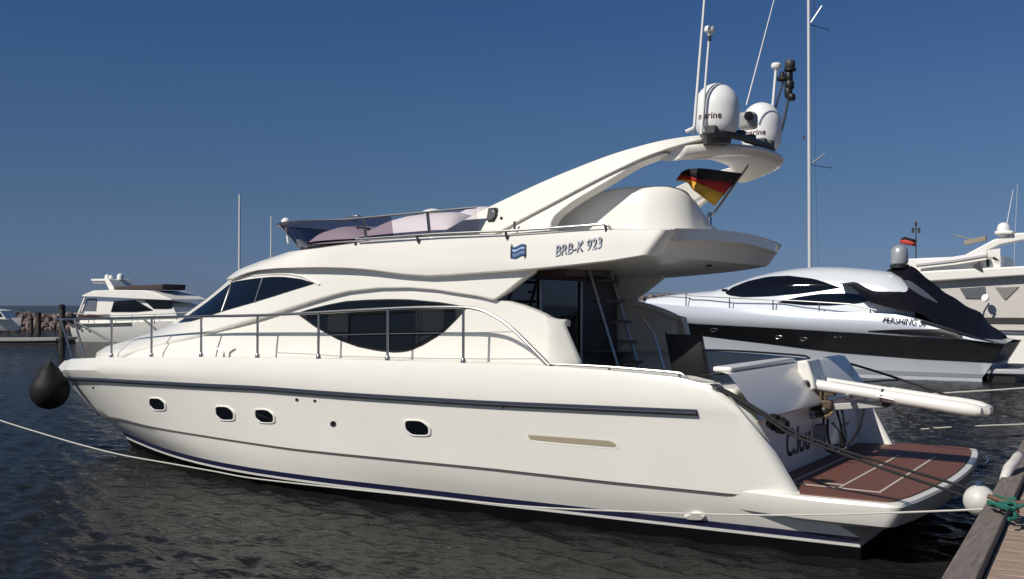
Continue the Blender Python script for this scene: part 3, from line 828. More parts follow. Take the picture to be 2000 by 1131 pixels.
# ---------------- flybridge moulding, screen, covers, rails
mo = MB(); path = []
for k in range(9): path.append((3.85-1.15*k/8, 1.34-.04*k/8))
for k in range(1, 11):
    a = R_(90*k/10); path.append((2.70-.66*math.sin(a), .78+.52*math.cos(a)))
for k in range(1, 9): path.append((2.04-.06*k/8, .78-.95*k/8))
def mo_row(h, ins, hf=1.):
    out = []
    for i, (x, y) in enumerate(path):
        d = V(path[min(i+1, len(path)-1)])-V(path[max(i-1, 0)]); n = V((d.y, -d.x)).normalized()  # inward
        if n.y > 0 and i < 9: n = -n
        zt = 3.18+h*interp([(0, .10), (5, .46), (8, .58), (14, .56), (19, .48), (26, .46)], i)/.58
        out.append(V((x+n.x*ins*(-1 if False else 1), y+n.y*ins, zt)))
    return out
# inward normal is taken towards the middle of the seat
def fix(rows):
    return rows
c_in = V((3.0, 0))
def mo_row2(h, ins):
    out = []
    for i, (x, y) in enumerate(path):
        d = V(path[min(i+1, len(path)-1)])-V(path[max(i-1, 0)]); n = V((-d.y, d.x)).normalized()
        if n.dot(c_in-V((x, y))) < 0: n = -n
        hh = interp([(0, .28), (2, .46), (4, .57), (7, .62), (13, .62), (17, .58), (19, .50), (22, .26), (26, .09)], i)
        out.append(V((x+n.x*ins, y+n.y*ins, 3.12+hh*h)))
    return out
mrows = [mo_row2(h, i_) for h, i_ in [(-.05, -.03), (.0, -.03), (.06, .0), (.3, .03), (.6, .055), (.85, .085), (.95, .115), (1.0, .16), (1.0, .22), (.9, .26), (.5, .27), (0., .27)]]
mo.grid(mrows).build('flybridge_seatback', GEL, yacht, sharp=45)
MB().tube([p+V((0, 0, .008)) for p in mo_row2(.16, .012)], .007, 5).build('seatback_seam', DGREY, yacht)
# wind screen of smoked acrylic
scb = [(582, 489), (600, 486), (640, 481), (680, 476.5), (720, 470), (780, 465), (860, 460)]
xe_b = XE3[-3][1]
def ring_plan(q, z, xe, b_, xa=4.35):
    if q <= 1: return V((xa+(XM-xa)*q, b_, z))
    x, y = plan_pt(XM, xe, b_, R_(90)*(q-1)); return V((x, y, z))
def solve_xe(b_, zfun, px_left):
    lo_, hi_ = XM+.3, 14.
    for _ in range(40):
        mid = (lo_+hi_)/2; mn = min(proj(P)[0] for k in range(41) for P in [ring_plan(1+k/40, zfun(1+k/40), mid, b_)] for P in (P, V((P.x, -P.y, P.z))))
        if mn < px_left: hi_ = mid
        else: lo_ = mid
    return lo_
zb_s = lambda q: interp([(0, 3.20), (1, 3.19), (2, 3.17)], q)
zt_s = lambda q: interp([(0, 3.53), (.5, 3.50), (1, 3.47), (1.3, 3.50), (2, 3.55)], q)
bb_, bt_ = 1.80, 1.86
xb_, xt_ = solve_xe(bb_, zb_s, 586), solve_xe(bt_, zt_s, 541)
print('screen', xb_, xt_)
QQ = [k/14 for k in range(14)]+[1+k/24 for k in range(25)]
s0 = [ring_plan(q, zb_s(q)-.02, xb_, bb_) for q in QQ]; s1 = [ring_plan(q, zt_s(q), xt_, bt_) for q in QQ]
KS = 9
sc = MB().grid([s0[KS:], [p.lerp(q, .5) for p, q in zip(s0, s1)][KS:], s1[KS:]]).mirror().build('fly_windscreen', SMOKE, yacht)
for s_ in (0, 1):
    m_ = MB().grid([[V((p.x, p.y if not s_ else -p.y, p.z)) for p in r_] for r_ in (s0[:KS+1], s1[:KS+1])]).build('screen_side_pane', SMOKE2, sc)
dsh = [ring_plan(1+k/24, 3.22, xb_-.12, bb_-.10) for k in range(25)]
MB().grid([[p+V((0, 0, -.15)) for p in dsh], [p+V((.05, 0, .02)) for p in dsh], [V((p.x-.5, p.y*.9, p.z+.03)) for p in dsh], [V((p.x-.6, p.y*.88, p.z-.2)) for p in dsh]]).mirror().build('dashboard', mat('dash_grey', (.10, .085, .095), .6), yacht)
MB().tube(s1, .014, 6).mirror().build('screen_rail', STEELD, sc)
MB().tube([p+V((0, 0, .03)) for p in s0], .012, 6).mirror().build('screen_base', STEELD, sc)
for px_ in (716, 843):
    P = aty(px_, 470 if px_ == 716 else 458, 1.83); j = min(range(len(QQ)), key=lambda k: abs(s1[k].x-P.x))
    for s_ in (1, -1): MB().tube([V((s0[j].x, s_*(s0[j].y+.01), s0[j].z-.03)), V((s1[j].x, s_*(s1[j].y+.01), s1[j].z))], .02, 8).build('screen_post', STEELD, sc)
def mound(pts, y0, y1, zb, name, mt, pw=1.6):
    """covered shape: profile of (x, ztop) lofted across y with rounded shoulders"""
    rows = []
    for k in range(17):
        t = k/16; y = y0+(y1-y0)*t; f_ = max(0, 1-abs(2*t-1)**2.6)**(1/2.2)
        rows.append([V((x, y, zb+(z-zb)*f_)) for x, z in pts])
    return MB().grid(rows).build(name, mt, yacht, sharp=60)
def prof_from(px, yc): return [(aty(x, y, yc).x, aty(x, y, yc).z) for x, y in px]
mound(prof_from([(716, 466), (724, 457), (740, 443), (770, 428), (800, 420), (840, 415), (880, 413), (896, 417), (905, 424), (912, 440), (916, 452)], 1.3), 1.68, .55, 3.1, 'helm_cover', CANVAS_W)
mound(prof_from([(628, 462), (640, 447), (660, 440), (685, 439), (705, 442), (722, 452)], .75), 1.15, -.5, 3.1, 'sunpad_cover', CANVAS_W)
mound(prof_from([(905, 430), (918, 412), (935, 405), (955, 404), (970, 420)], .6), 1.1, .1, 3.1, 'seat_cover', CANVAS_W)
Pw = aty(845, 412, 1.2); MB().lathe([(.02, -.1), (.13, -.02), (.12, .0), (.05, .025), (.01, .03)], Pw).build('cover_cap', DOME, yacht)
P = aty(558, 434, .9); MB().ball(P, .065, 14).tube([P+V((0, 0, -.05)), P+V((-.05, 0, -.3))], .015, 6).build('horn', DOME, yacht)
P = aty(692, 425, .8); MB().box(P, (.2, .12, .05)).tube([P+V((-.1, 0, -.25)), P+V((0, 0, 0)), P+V((.12, 0, .03))], .012, 6).build('instrument_pod', STEELD, yacht, bevel=.01)
# nav light on the port leg
Pn = ap(963, 419); MB().box(Pn+V((0, .02, 0)), (.10, .07, .16), z=(0, -.3, 1)).build('nav_light_box', BLACK, yacht, bevel=.012)
MB().box(Pn+V((-.03, .055, .0)), (.05, .02, .08)).build('nav_light_lens', STEELD, yacht, bevel=.006)
Pn = ap(979, 426, -.01); MB().ball(Pn, .018).build('leg_stud', BLACK, yacht)
Pn = ap(1005, 441, -.02); MB().tube([Pn+V((0, 0, -.04)), Pn+V((0, 0, .05))], .013, 6).build('fairlead_post', DGREY, yacht)
# handrail along the fly coaming
hr = [hit(x, y+2, S3_BVH) for x, y in [(700, 474), (760, 470), (819, 466), (860, 463.5), (920, 461), (992, 458.5), (1080, 453), (1150, 448), (1186, 445)]]
hp = [p+V((0, .05, .05)) for p, n in hr]; hp = hp + [hp[-1]+V((-.06, -.01, -.04))]
fr = MB().tube(hp, .014, 8).build('coaming_rail', STEELD, yacht); fr2 = mir(fr)
for k in (2, 5, 8):
    a = hp[k]; st_ = MB().tube([a, a+V((0, -.03, -.085))], .016, 6).build('rail_post', DGREY, fr)
P, n = hit(695, 477, S3_BVH); MB().ball(P, .02).build('coaming_stud', BLACK, yacht)
# registration and ensign badge
Pc, n = hit(1129, 484, S3_BVH); Pl, _ = hit(1084, 493, S3_BVH); Pr, _ = hit(1174, 476, S3_BVH)
du = Pr-Pl
text_part('BRB-K 923', 'registration_lettering', TXT, yacht, Pc, du, (0, .05, 1), .175, shear=.28, offset=.014, n_off=.010, sx=.74)
text_part('BRB-K 923', 'lettering_fill', mat('letter_fill', (.50, .52, .60), .5), yacht, Pc, du, (0, .05, 1), .175, shear=.28, offset=-.004, n_off=.014, sx=.74)
BADGE = [mat('badge_blue', (.03, .08, .22), .5), mat('badge_light', (.25, .36, .55), .5), mat('badge_dark', (.03, .04, .06), .5)]
def badge_strip(y0, y1, x0, x1, mt, off, parent):
    n = 8; rows = []
    for j in (0, 1):
        rows.append([])
        for i in range(n+1):
            x = x0+(x1-x0)*i/n; y = (y0 if j == 0 else y1)+2.2*math.sin(i/n*6.28)-3*(i/n); p, nn = hit(x, y, S3_BVH); rows[-1].append(p+nn*off)
    return MB().grid(rows).build('badge_stripe' if parent is not yacht else 'flag_badge', mt, parent, solid=.002)
bd = badge_strip(481, 504, 999, 1028, BADGE[1], .008, yacht)
for a, b_ in ((481, 486), (490, 494.5), (499, 504)): badge_strip(a, b_, 999, 1028, BADGE[0], .0105, bd)
badge_strip(481, 504, 998, 1001, BADGE[2], .012, bd); badge_strip(482, 504, 1025, 1028, BADGE[2], .012, bd)

# ---------------- deck rails
rt_px = [(119, 624), (159, 623), (217, 622), (297, 620), (391, 618), (500, 616.6), (619, 611), (700, 606), (800, 601), (860, 600), (904, 600), (925, 602), (948, 608), (977, 624), (1002, 643), (1034, 675), (1066, 707), (1073, 714)]
def B_rail(x): return B_sheer(x)-.07 if x < 14 else max(B_sheer(x)-.07, .12)
rtp = [on_breadth(x, y, B_rail) for x, y in smooth(rt_px, 2)]
xs_min = min(p.x for p in rtp)
bow_z = rtp[0].z
front = [V((rtp[0].x+.28*math.sin(R_(a)), rtp[0].y*math.cos(R_(a)), bow_z)) for a in (30, 60, 90)]
rail = MB().tube(front[::-1]+rtp, .0185, 8).mirror().build('bow_rail', STEELD, yacht)
for px_, py_ in [(218, 697), (296, 696.5), (393, 696), (503, 698), (622, 700), (757, 703), (905, 708)]:
    base = on_breadth(px_, py_, B_rail)
    tp_ = min(rtp, key=lambda p: abs(p.x-base.x)+0*p.z)
    # rail height at the stanchion
    rr0 = sorted([(p.x, p.z) for p in rtp]); zt_ = interp(rr0, base.x)
    for s_ in (1, -1):
        o_ = MB().tube([(base.x, s_*base.y, base.z-.02), (base.x, s_*base.y, zt_)], .016, 8).lathe([(.032, 0), (.032, .02), (.026, .05), (.02, .06)], (base.x, s_*base.y, base.z-.01)).build('stanchion', STEELD, rail)
for (tx, bx) in (((119, 625), (143, 703)), ((145, 624), (167, 701))):
    t_ = on_breadth(tx[0], tx[1], B_rail); b_ = on_breadth(bx[0], bx[1], B_rail)
    for s_ in (1, -1): MB().tube([(t_.x, s_*t_.y, t_.z), (b_.x, s_*b_.y, b_.z-.02)], .0185, 8).build('pulpit_leg', STEELD, rail)
wire = [on_breadth(x, y, B_rail) for x, y in [(505, 656), (622, 655), (757, 652), (905, 650), (1000, 648)]]
MB().tube(wire, .004, 5).build('guard_wire', STEELD, rail)
mr = [on_breadth(x, y, lambda x_: B_rail(x_)-.10) for x, y in [(1003, 641), (1036, 673), (1070, 708)]]
MB().tube(mr, .013, 6).build('grab_bar', STEEL, rail)
# midship cleats by the rail
for cx_ in (443,):
    P = on_breadth(cx_, 692, lambda x_: B_sheer(x_)-.14)
    MB().tube([P+V((-.16, 0, .07)), P+V((-.06, 0, .02)), P+V((-.05, 0, -.05))], .016, 6).tube([P+V((.16, 0, .07)), P+V((.06, 0, .02)), P+V((.05, 0, -.05))], .016, 6).build('deck_cleat', STEELD, yacht)
cr_px = [(1075, 711), (1090, 711.5), (1170, 715), (1250, 721.5), (1325, 728), (1334, 731), (1346, 743)]
crp = [on_breadth(x, y, lambda x_: B_sheer(x_)-.10) for x, y in smooth(cr_px, 1)]
cr = MB().tube(crp, .014, 8).build('cockpit_rail', STEELD, yacht)
for px_ in (1081, 1201, 1322):
    P = min(crp, key=lambda p: abs(proj(p)[0]-px_)); MB().tube([P, P+V((0, 0, -.09))], .017, 8).build('rail_post', STEELD, cr)
crm = mir(cr)

# ---------------- gangway (passerelle)
gy = -.02
Pb = aty(1580, 749, gy); Pt = aty(1918, 804, gy)
gd = (Pt-Pb).normalized(); gside = V((0, -1, 0)); gup = gside.cross(gd); gup = gup if gup.z > 0 else -gup
gw = MB(); Wd = .40
def rail_path(off): return [Pb+gside*off+gd*.02, Pb+gside*off+gd*((Pt-Pb).length-.12), Pb+gside*(off+(.06 if off < .2 else -.06))+gd*((Pt-Pb).length-.0)]
gang = thing('x', (0, 0, 0), 'x', 'x'); bpy.data.objects.remove(gang)
L_ = (Pt-Pb).length
for off in (0, Wd):
    pts = [(.0, .06), (.04, .062), (L_*.44, .060), (L_*.45, .068), (L_*.80, .068), (L_*.81, .072), (L_-.16, .072), (L_-.06, .064), (L_-.01, .045), (L_, .012)]
    gw.tube([Pb+gside*off+gd*a+gup*0 for a, r in pts], [r for a, r in pts], 14)
gwo = gw.build('gangway', GEL2, yacht, sharp=50)
sl = MB(); 
for k in range(18): sl.box(Pb+gd*(.2+k*(L_-.45)/17)+gside*(Wd/2)+gup*.02, (.085, Wd-.14, .025), x=gd, y=gside, z=gup)
sl.build('gangway_slats', mat('slat_grey', (.42, .41, .40), .6), gwo)
MB().tube([Pt-gd*.1, Pt+gd*.02+gside*.1, Pt+gd*.02+gside*(Wd-.1), Pt-gd*.1+gside*Wd], .055, 10).build('gangway_tip', GEL2, gwo)
MB().lathe([(.05, -.02), (.05, .14), (.03, .15)], Pb+V((0, .0, .0)), axis=(0, 1, 0)).build('gangway_pivot', BLACK, gwo)
MB().tube([Pb+gd*(L_*.42)+V((0, .09, -.01)), Pb+gd*(L_*.52)+V((0, .09, -.02))], .01, 6).build('gangway_pin', STEELD, gwo)
MB().lathe([(.072, -.012), (.072, .012)], Pb+gd*(L_*.445), axis=gd).build('gangway_collar', STEELD, gwo)
MB().strip([aty(1556, 706, gy+.12), aty(1560, 742, gy+.12), aty(1575, 763, gy+.12)], [aty(1576, 703, gy+.12), aty(1588, 738, gy+.12), aty(1592, 761, gy+.12)], (.0, -.50, 0)).build('gangway_bracket', GEL2, yacht, bevel=.02)
a_, b_ = aty(1616, 795, gy-.1), aty(1732, 789, gy-.1)
arm = MB().box((a_+b_)/2, ((b_-a_).length, .07, .075), x=(b_-a_), y=(0, 1, 0), z=(b_-a_).cross(V((0, 1, 0)))).build('gangway_arm', mat('arm_grey', (.42, .42, .41), .4), yacht, bevel=.01)
MB().lathe([(.04, -.06), (.04, .06)], b_+V((0, .02, .0)), axis=(0, 1, 0)).build('arm_pivot', BLACK, arm)
MB().box(aty(1677, 774, gy-.05), (.12, .08, .07)).build('arm_bracket', GEL2, arm, bevel=.01)
mech = MB()
for (x, y, sx, sy) in [(1600, 775, .10, .2), (1612, 790, .16, .10), (1605, 805, .13, .12), (1622, 768, .10, .06), (1592, 795, .08, .08)]:
    mech.box(aty(x, y, gy-.05), (sx, .14, sy))
mech.tube([aty(1612, 760, gy), aty(1612, 812, gy)], .02, 8)
BRONZE = mat('weathered_bronze', (.20, .15, .10), .45, .6, var=(14, .8, (.06, .045, .03)))
mo_ = mech.build('gangway_mechanism', BRONZE, yacht, bevel=.01)
for (x, y, r) in [(1594, 792, .05), (1611, 803, .045), (1591, 813, .03), (1658, 774, .035)]:
    MB().lathe([(r, -.05), (r, .06), (r*.6, .07)], aty(x, y, gy+.02), axis=(0, 1, 0)).build('mechanism_knob', BLACK if r > .04 else STEELD, mo_)
MB().lathe([(.07, 0), (.10, .015), (.10, .03), (.06, .035)], aty(1611, 812, gy), axis=(.2, .3, 1)).build('mechanism_collar', mat('brass', (.45, .36, .18), .4, .5), mo_)
MB().box(plane(1591, 848, (1, 0, -.08), .98-.08*.8)+V((-.07, 0, 0)), (.10, .13, .24)).build('shore_power_box', mat('box_grey', (.30, .29, .27), .6, var=(12, 1, (.14, .12, .1))), yacht, bevel=.012)
ho = MB()
def bez(P, n=24):
    P = [V(p) for p in P]; out = []
    for i in range(len(P)-1):
        p0, p1, p2, p3 = P[max(i-1, 0)], P[i], P[i+1], P[min(i+2, len(P)-1)]
        for k in range(n//2): 
            t = k/(n//2); out.append(.5*((2*p1)+(p2-p0)*t+(2*p0-5*p1+4*p2-p3)*t*t+(3*p1-p0-3*p2+p3)*t**3))
    out.append(P[-1]); return out
for pts, yy in [([(1609, 815), (1608, 845), (1612, 868), (1622, 878)], gy), ([(1617, 818), (1617, 850), (1624, 870), (1640, 866), (1640, 845), (1625, 825)], gy-.03),
                ([(1633, 798), (1642, 830), (1646, 860), (1640, 877)], gy-.15), ([(1644, 798), (1649, 830), (1650, 862), (1634, 880), (1618, 876)], gy-.12), ([(1688, 797), (1680, 830), (1665, 858), (1650, 872), (1632, 880)], gy-.1), ([(1612, 878), (1630, 884), (1655, 874)], gy+.1)]:
    P = [aty(x, y, yy) for x, y in pts]
    for p in P: p.z = max(p.z, .66); p.x = min(p.x, .95)
    ho.tube(bez(P), .014, 7)
ho.build('hydraulic_hose', BLACK, yacht)
MB().box(plane(1648, 829, (1, 0, -.08), .98-.08*.8)+V((-.01, 0, 0)), (.02, .36, .018)).build('handle_slot', BLACK, yacht)

# ---------------- hardtop equipment
def dome(name, px_b, py_b, px_c, r, h, y0, lab, dz):
    base = aty(px_b, py_b, y0); base.z = 4.235+dz
    pr_ = [(r*.80, -.02), (r*.86, 0), (r*.97, h*.12), (r, h*.28), (r, h*.5)]
    for k in range(1, 9): a = R_(90*k/8); pr_.append((max(r*math.cos(a), .005), h*.5+h*.5*math.sin(a)))
    d_ = MB().lathe(pr_, base, n=32).build(name, DOME, yacht, sharp=50)
    MB().lathe([(r*.6, -.14), (r*.7, -.03), (r*.6, -.02)], base, n=20).build('dome_foot', DGREY, d_)
    tz = base+V((0, 0, h*.27))
    dirn = (CAM-base); dirn.z = 0; dirn.normalize(); dirn = (dirn+V((.35, .1, 0))).normalized(); s_ = V((0, 0, 1)).cross(dirn)
    cu = []
    w0 = .34*r/.22
    t_ = text_part('marine', 'dome_lettering', TXT if False else mat('maroon', (.13, .05, .055), .5), d_, (0, 0, 0), (1, 0, 0), (0, 1, 0), .088*r/.22, shear=.1, n_off=0, offset=.008)
    for v in t_.data.vertices:
        x, y = v.co.x, v.co.y; a = x/r; q = dirn*math.cos(a)+s_*math.sin(a); v.co = tz+q*(r+.004)+V((0, 0, y))
    t2 = text_part('sea', 'dome_lettering', mat('pale_grey', (.35, .30, .30), .5), d_, (0, 0, 0), (1, 0, 0), (0, 1, 0), .085*r/.22, shear=.1, n_off=0)
    for v in t2.data.vertices:
        x, y = v.co.x-.27*r/.22, v.co.y; a = x/r; q = dirn*math.cos(a)+s_*math.sin(a); v.co = tz+q*(r+.004)+V((0, 0, y))
    return d_
dm1 = dome('satellite_dome', 1400, 262, 1400, .245, .53, 1.05, '', .06)
dm2 = dome('satellite_dome', 1487, 270, 1487, .245, .55, -.62, '', .11)
def whip(name, pts, r0, r1, parent=yacht, mt=DOME):
    return MB().tube(pts, [r0+(r1-r0)*k/(len(pts)-1) for k in range(len(pts))], 8).build(name, mt, parent)
def vert(px0, py0, px1, py1, y0, r0, r1, name='whip_antenna', mt=DOME):
    a = aty(px0, py0, y0); a.z = max(a.z, 4.18) if py0 < 290 else a.z
    b_ = aty(px1, py1, y0); return whip(name, [a, (a+b_)/2, b_], r0, r1, mt=mt), a, b_
vert(1355, 262, 1379, -40, 1.45, .018, .012)
o_, a_, b_ = vert(1370, 262, 1386, 62, 1.3, .016, .012, 'gps_antenna')
MB().lathe([(.012, -.06), (.03, -.02), (.055, 0), (.06, .03), (.05, .055), (.01, .06)], b_).build('antenna_head', DOME, o_)
MB().tube([b_+V((0, 0, -.1)), b_+V((0, 0, -.02))], .02, 8).build('antenna_collar', DGREY, o_)
vert(1458, 205, 1515, -12, -.15, .010, .006)
o_, a_, b_ = vert(1504, 268, 1516, 132, -.95, .018, .018, 'gps_antenna')
MB().lathe([(.012, -.06), (.03, -.02), (.06, 0), (.065, .03), (.05, .055), (.01, .06)], b_).build('antenna_head', DOME, o_)
# light mast with instruments
ym = -1.0
ms = MB().tube([aty(1507, 281, ym), aty(1522, 268, ym), aty(1533, 225, ym), aty(1540, 190, ym)], .022, 8).tube([aty(1490, 268, ym), aty(1507, 240, ym), aty(1520, 190, ym), aty(1533, 150, ym)], .016, 8).build('light_mast', STEELD, yacht)
for (x, y, sx, sz) in [(1543, 125, .13, .09), (1543, 136, .15, .05), (1541, 150, .10, .12), (1530, 154, .16, .05), (1542, 166, .12, .10), (1540, 181, .10, .13), (1546, 190, .10, .08), (1528, 150, .06, .12)]:
    MB().lathe([(sx/2*.8, -sz/2), (sx/2, -sz*.3), (sx/2, sz*.3), (sx/2*.8, sz/2)], aty(x, y, ym), n=12).build('mast_lamp', BLACK if (x+y) % 3 else DGREY, ms)
MB().tube([aty(1541, 195, ym), aty(1543, 120, ym)], .016, 6).tube([aty(1520, 156, ym), aty(1546, 152, ym)], .014, 6).build('mast_bracket', DGREY, ms)
# search light, horn cluster between the domes
sl_ = MB().box(aty(1461, 236, .1), (.20, .20, .20)).build('search_light', mat('lamp_grey', (.30, .31, .30), .4), yacht, bevel=.05, seg=3)
MB().lathe([(.05, 0), (.055, .03), (.04, .035)], aty(1452, 232, .1)+V((-.1, .12, 0)), axis=(-.6, .8, 0)).build('lamp_lens', BLACK, sl_)
clu = MB(); cpts = [atz(x, y, 4.25) for x, y in [(1395, 259), (1425, 263), (1450, 268), (1470, 276), (1492, 283), (1506, 287)]]
clu.tube(cpts, .045, 8).tube([p+V((.06, .03, .03)) for p in cpts], .022, 6)
for k, p in enumerate(cpts): clu.box(p+V((.03, 0, .03)), (.12, .10, .09))
clu.build('equipment_base', DGREY, yacht, bevel=.012)
MB().tube([aty(1340, 257, 1.5), aty(1356, 250, 1.5)], .02, 6).build('antenna_bracket', DOME, yacht)

# ---------------- flag on its staff
a_, b_ = aty(1386, 428, .55), aty(1462, 322, .55)
fs = MB().tube([a_, b_], .014, 8).lathe([(.03, -.08), (.03, .06), (.02, .08)], a_).build('flag_staff', STEEL, yacht)
hoist_t, hoist_b = (1452, 339), (1396, 402)
FCOL = [mat('flag_black', (.008, .008, .008), .8), mat('flag_red', (.32, .012, .012), .8), mat('flag_gold', (.62, .33, .03), .8)]
ROWT = [(1452, 339), (1430, 336), (1405, 333), (1378, 329), (1352, 329), (1338, 331), (1329, 338)]
ROWR = [(1433, 359), (1412, 354), (1390, 352), (1366, 351), (1347, 344), (1333, 341), (1325, 344)]
ROWG = [(1416, 379), (1398, 372), (1378, 364), (1362, 357), (1350, 352), (1337, 350), (1321, 351)]
ROWB = [(1396, 402), (1380, 391), (1366, 380), (1352, 370), (1346, 360), (1338, 354), (1320, 353)]
def frow(r): 
    r = smooth(r, 2); n = len(r); return [aty(x, y, .55+.13*math.sin(i/(n-1)*7.5)*(i/(n-1))**.5+.1*i/(n-1)) for i, (x, y) in enumerate(r)]
fr_ = [frow(r) for r in (ROWT, ROWR, ROWG, ROWB)]
flag = thing('flag', tuple(aty(1424, 370, .55)), 'black red and gold striped flag blowing from the staff at the back of the flybridge', 'flag')
for i, nm in enumerate(('black_band', 'red_band', 'gold_band')):
    mid = [p.lerp(q, .5)+V((0, .02*math.sin(k*.9+i), 0)) for k, (p, q) in enumerate(zip(fr_[i], fr_[i+1]))]
    MB().grid([fr_[i], mid, fr_[i+1]]).build(nm, FCOL[i], flag, solid=.003)

# ---------------- cleat, mooring ropes and snubber
lp = outline_on(rounded([(1383, 752), (1400, 750.5), (1413, 758), (1410, 767), (1393, 763)], .3, 3), HULL_BVH)
cl = ring(lp, .72, .02).build('stern_fairlead', STEELD, yacht); disc([(p, n) for p, n in lp], .003).build('fairlead_hole', BLACK, cl)
q_ = [hit(x, y, HULL_BVH) for x, y in [(1391, 760), (1397, 757), (1404, 761)]]
MB().tube([p+n*.03 for p, n in q_], .014, 8).build('fairlead_roller', STEEL, cl)
F0 = V((1.18, 2.16, 1.60)); print('fairlead', proj(F0))
F0 = aty(1401, 758, 2.2)
def droop(a, b_, sag, n=24): return [V(a).lerp(V(b_), k/n)+V((0, 0, -sag*4*(k/n)*(1-k/n))) for k in range(n+1)]
CLEAT = V((-1.72, 2.55, .86)); print('cleat px', proj(CLEAT))
def through(pts, d0, d1):                 # rope seen through these points, depth running evenly between its two real ends
    n = len(pts); L = [0]
    for p, q in zip(pts, pts[1:]): L.append(L[-1]+math.hypot(q[0]-p[0], q[1]-p[1]))
    out = []
    for (x, y), l in zip(pts, L):
        t = l/L[-1]; d = 1/((1-t)/d0+t/d1); out.append(atd(x, y, d))
    return out
def depth(P): return (V(P)-CAM).dot(AX)
dA, dB = depth(F0), 8.6
r1 = bez(through([(1401, 757), (1470, 793), (1545, 840), (1600, 862), (1660, 884), (1750, 912), (1850, 941), (1990, 987)], dA, dB), 12)
r2 = bez(through([(1401, 758), (1470, 797), (1540, 846), (1600, 870), (1650, 888), (1750, 924), (1850, 957), (1990, 1004)], dA, dB), 12)
rope = thing('mooring_rope', tuple(F0), 'doubled black mooring rope from the yacht stern across its teak platform to the dock', 'rope')
MB().tube(r1, .0125, 8).build('rope_strand', ROPE_B, rope); MB().tube(r2, .0125, 8).build('rope_strand', ROPE_B, rope)
sn = bez(through([(1403, 759), (1430, 772), (1470, 796), (1500, 814)], dA, depth(F0)*.985), 10)
MB().tube(sn, .026, 8).build('chafe_sleeve', ROPE_B, rope)
sp = atd(1519, 828, depth(F0)*.985)
MB().lathe([(.02, -.11), (.07, -.09), (.085, -.02), (.055, 0), (.085, .02), (.07, .09), (.02, .11)], sp, axis=(V(r1[16])-V(r1[10])), n=14).build('rubber_snubber', FEND_B, rope)
# thin grey line from the fairlead down the stern quarter
ln = bez([hit(x, y, HULL_BVH)[0]+V((-.05, .03, 0)) for x, y in [(1410, 764), (1440, 800)]]+[aty(1480, 838, 2.25), aty(1500, 858, 2.22)], 10)
tag(MB().tube(ln, .009, 6).build('stern_line', mat('grey_line', (.25, .25, .25), .8)), 'thin grey line lying down the curved white stern quarter of the big yacht', 'line')
wr = [(-40, 806), (0, 821), (100, 852), (170, 872), (240, 889), (330, 905), (420, 921), (500, 935), (700, 957), (1000, 987), (1200, 998), (1340, 1003), (1480, 1006), (1589, 1005.5), (1700, 1003), (1908, 995), (1960, 990)]
wl = [aty(x, y, 2.66+.3*max(0, (x-1200)/760)+.35*max(0, (600-x)/600)) for x, y in wr]
wl = [V((30, 3.6, 1.6)), V((16, 3.3, .75))] + [p for p in wl[1:]]
wl[1] = aty(-60, 797, 3.05)
wl[0] = wl[1] + (wl[1]-wl[2])*5; wl[0].z = -.3
tag(MB().tube(bez(wl, 12), .0085, 6).build('white_line', ROPE_W), 'long thin white line stretched low over the water along the near yacht side', 'rope')

# ---------------- fender ball at the bow
fb_ = thing('ball_fender', (13.75, 1.0, 1.0), 'big black ball fender hanging at the bow of the large yacht', 'fender')
pc = aty(97, 762, 1.1); rr = .315
MB().lathe([(.02, -rr*1.02)]+[(rr*math.cos(a), rr*math.sin(a)) for a in [R_(-84+12*k) for k in range(12)]]+[(rr*.62, rr*.86), (.14, rr*1.16), (.07, rr*1.3), (.05, rr*1.45)], pc, n=28).build('fender_body', FEND_B, fb_)
MB().tube([pc+V((0, 0, rr*1.4)), pc+V((.1, -.3, .9)), V((14.2, .35, 1.42))], .012, 6).build('fender_rope', ROPE_B, fb_)

# ---------------- deck chairs in the cockpit
def chair(loc, rot, label, first=None):
    if first is None:
        t = thing('deck_chair', (0, 0, 0), label, 'chair')
        MB().grid([[V((-.02-.16*s, y, .50+.62*s)) for y in (-.25, 0, .25)] for s in (0, .5, 1)]).build('backrest', CHAIR, t, solid=.02)
        MB().grid([[V((.48*s, y, .46-.02*math.sin(s*3.14))) for y in (-.25, 0, .25)] for s in (0, .5, 1)]).build('seat', CHAIR, t, solid=.02)
        for s_ in (-1, 1):
            MB().tube([(-.19, s_*.27, 1.14), (0, s_*.27, .46), (.1, s_*.27, .0)], .013, 6).build('leg', BLACK, t)
            MB().tube([(.46, s_*.27, .46), (.2, s_*.27, .3), (-.1, s_*.27, .0)], .013, 6).build('leg', BLACK, t)
            MB().box((.18, s_*.28, .68), (.46, .05, .03)).tube([(.36, s_*.28, .67), (.40, s_*.27, .46)], .013, 6).build('armrest', BLACK, t)
    else:
        t = first.copy(); COL.objects.link(t); t['label'] = label
        for ch in first.children:
            c = ch.copy(); COL.objects.link(c); c.parent = t
    t.location = loc; t.rotation_euler = (0, 0, rot)
    return t
c1 = chair((2.16, .66, SOLE-.03), R_(250), 'black fabric folding chair with a tall upright back in the yacht cockpit')

# ================================================================== DOCK
dock = thing('wooden_dock', (-3, 0, .8), 'weathered wooden plank dock with a grey edge beam in the lower right corner', 'dock')
zd = .8
bmx = MB().box((-1.35-.14, 0, zd-.05), (.42, 40, .26)); bmx.v = [(x-.012*0, y, z) for x, y, z in bmx.v]
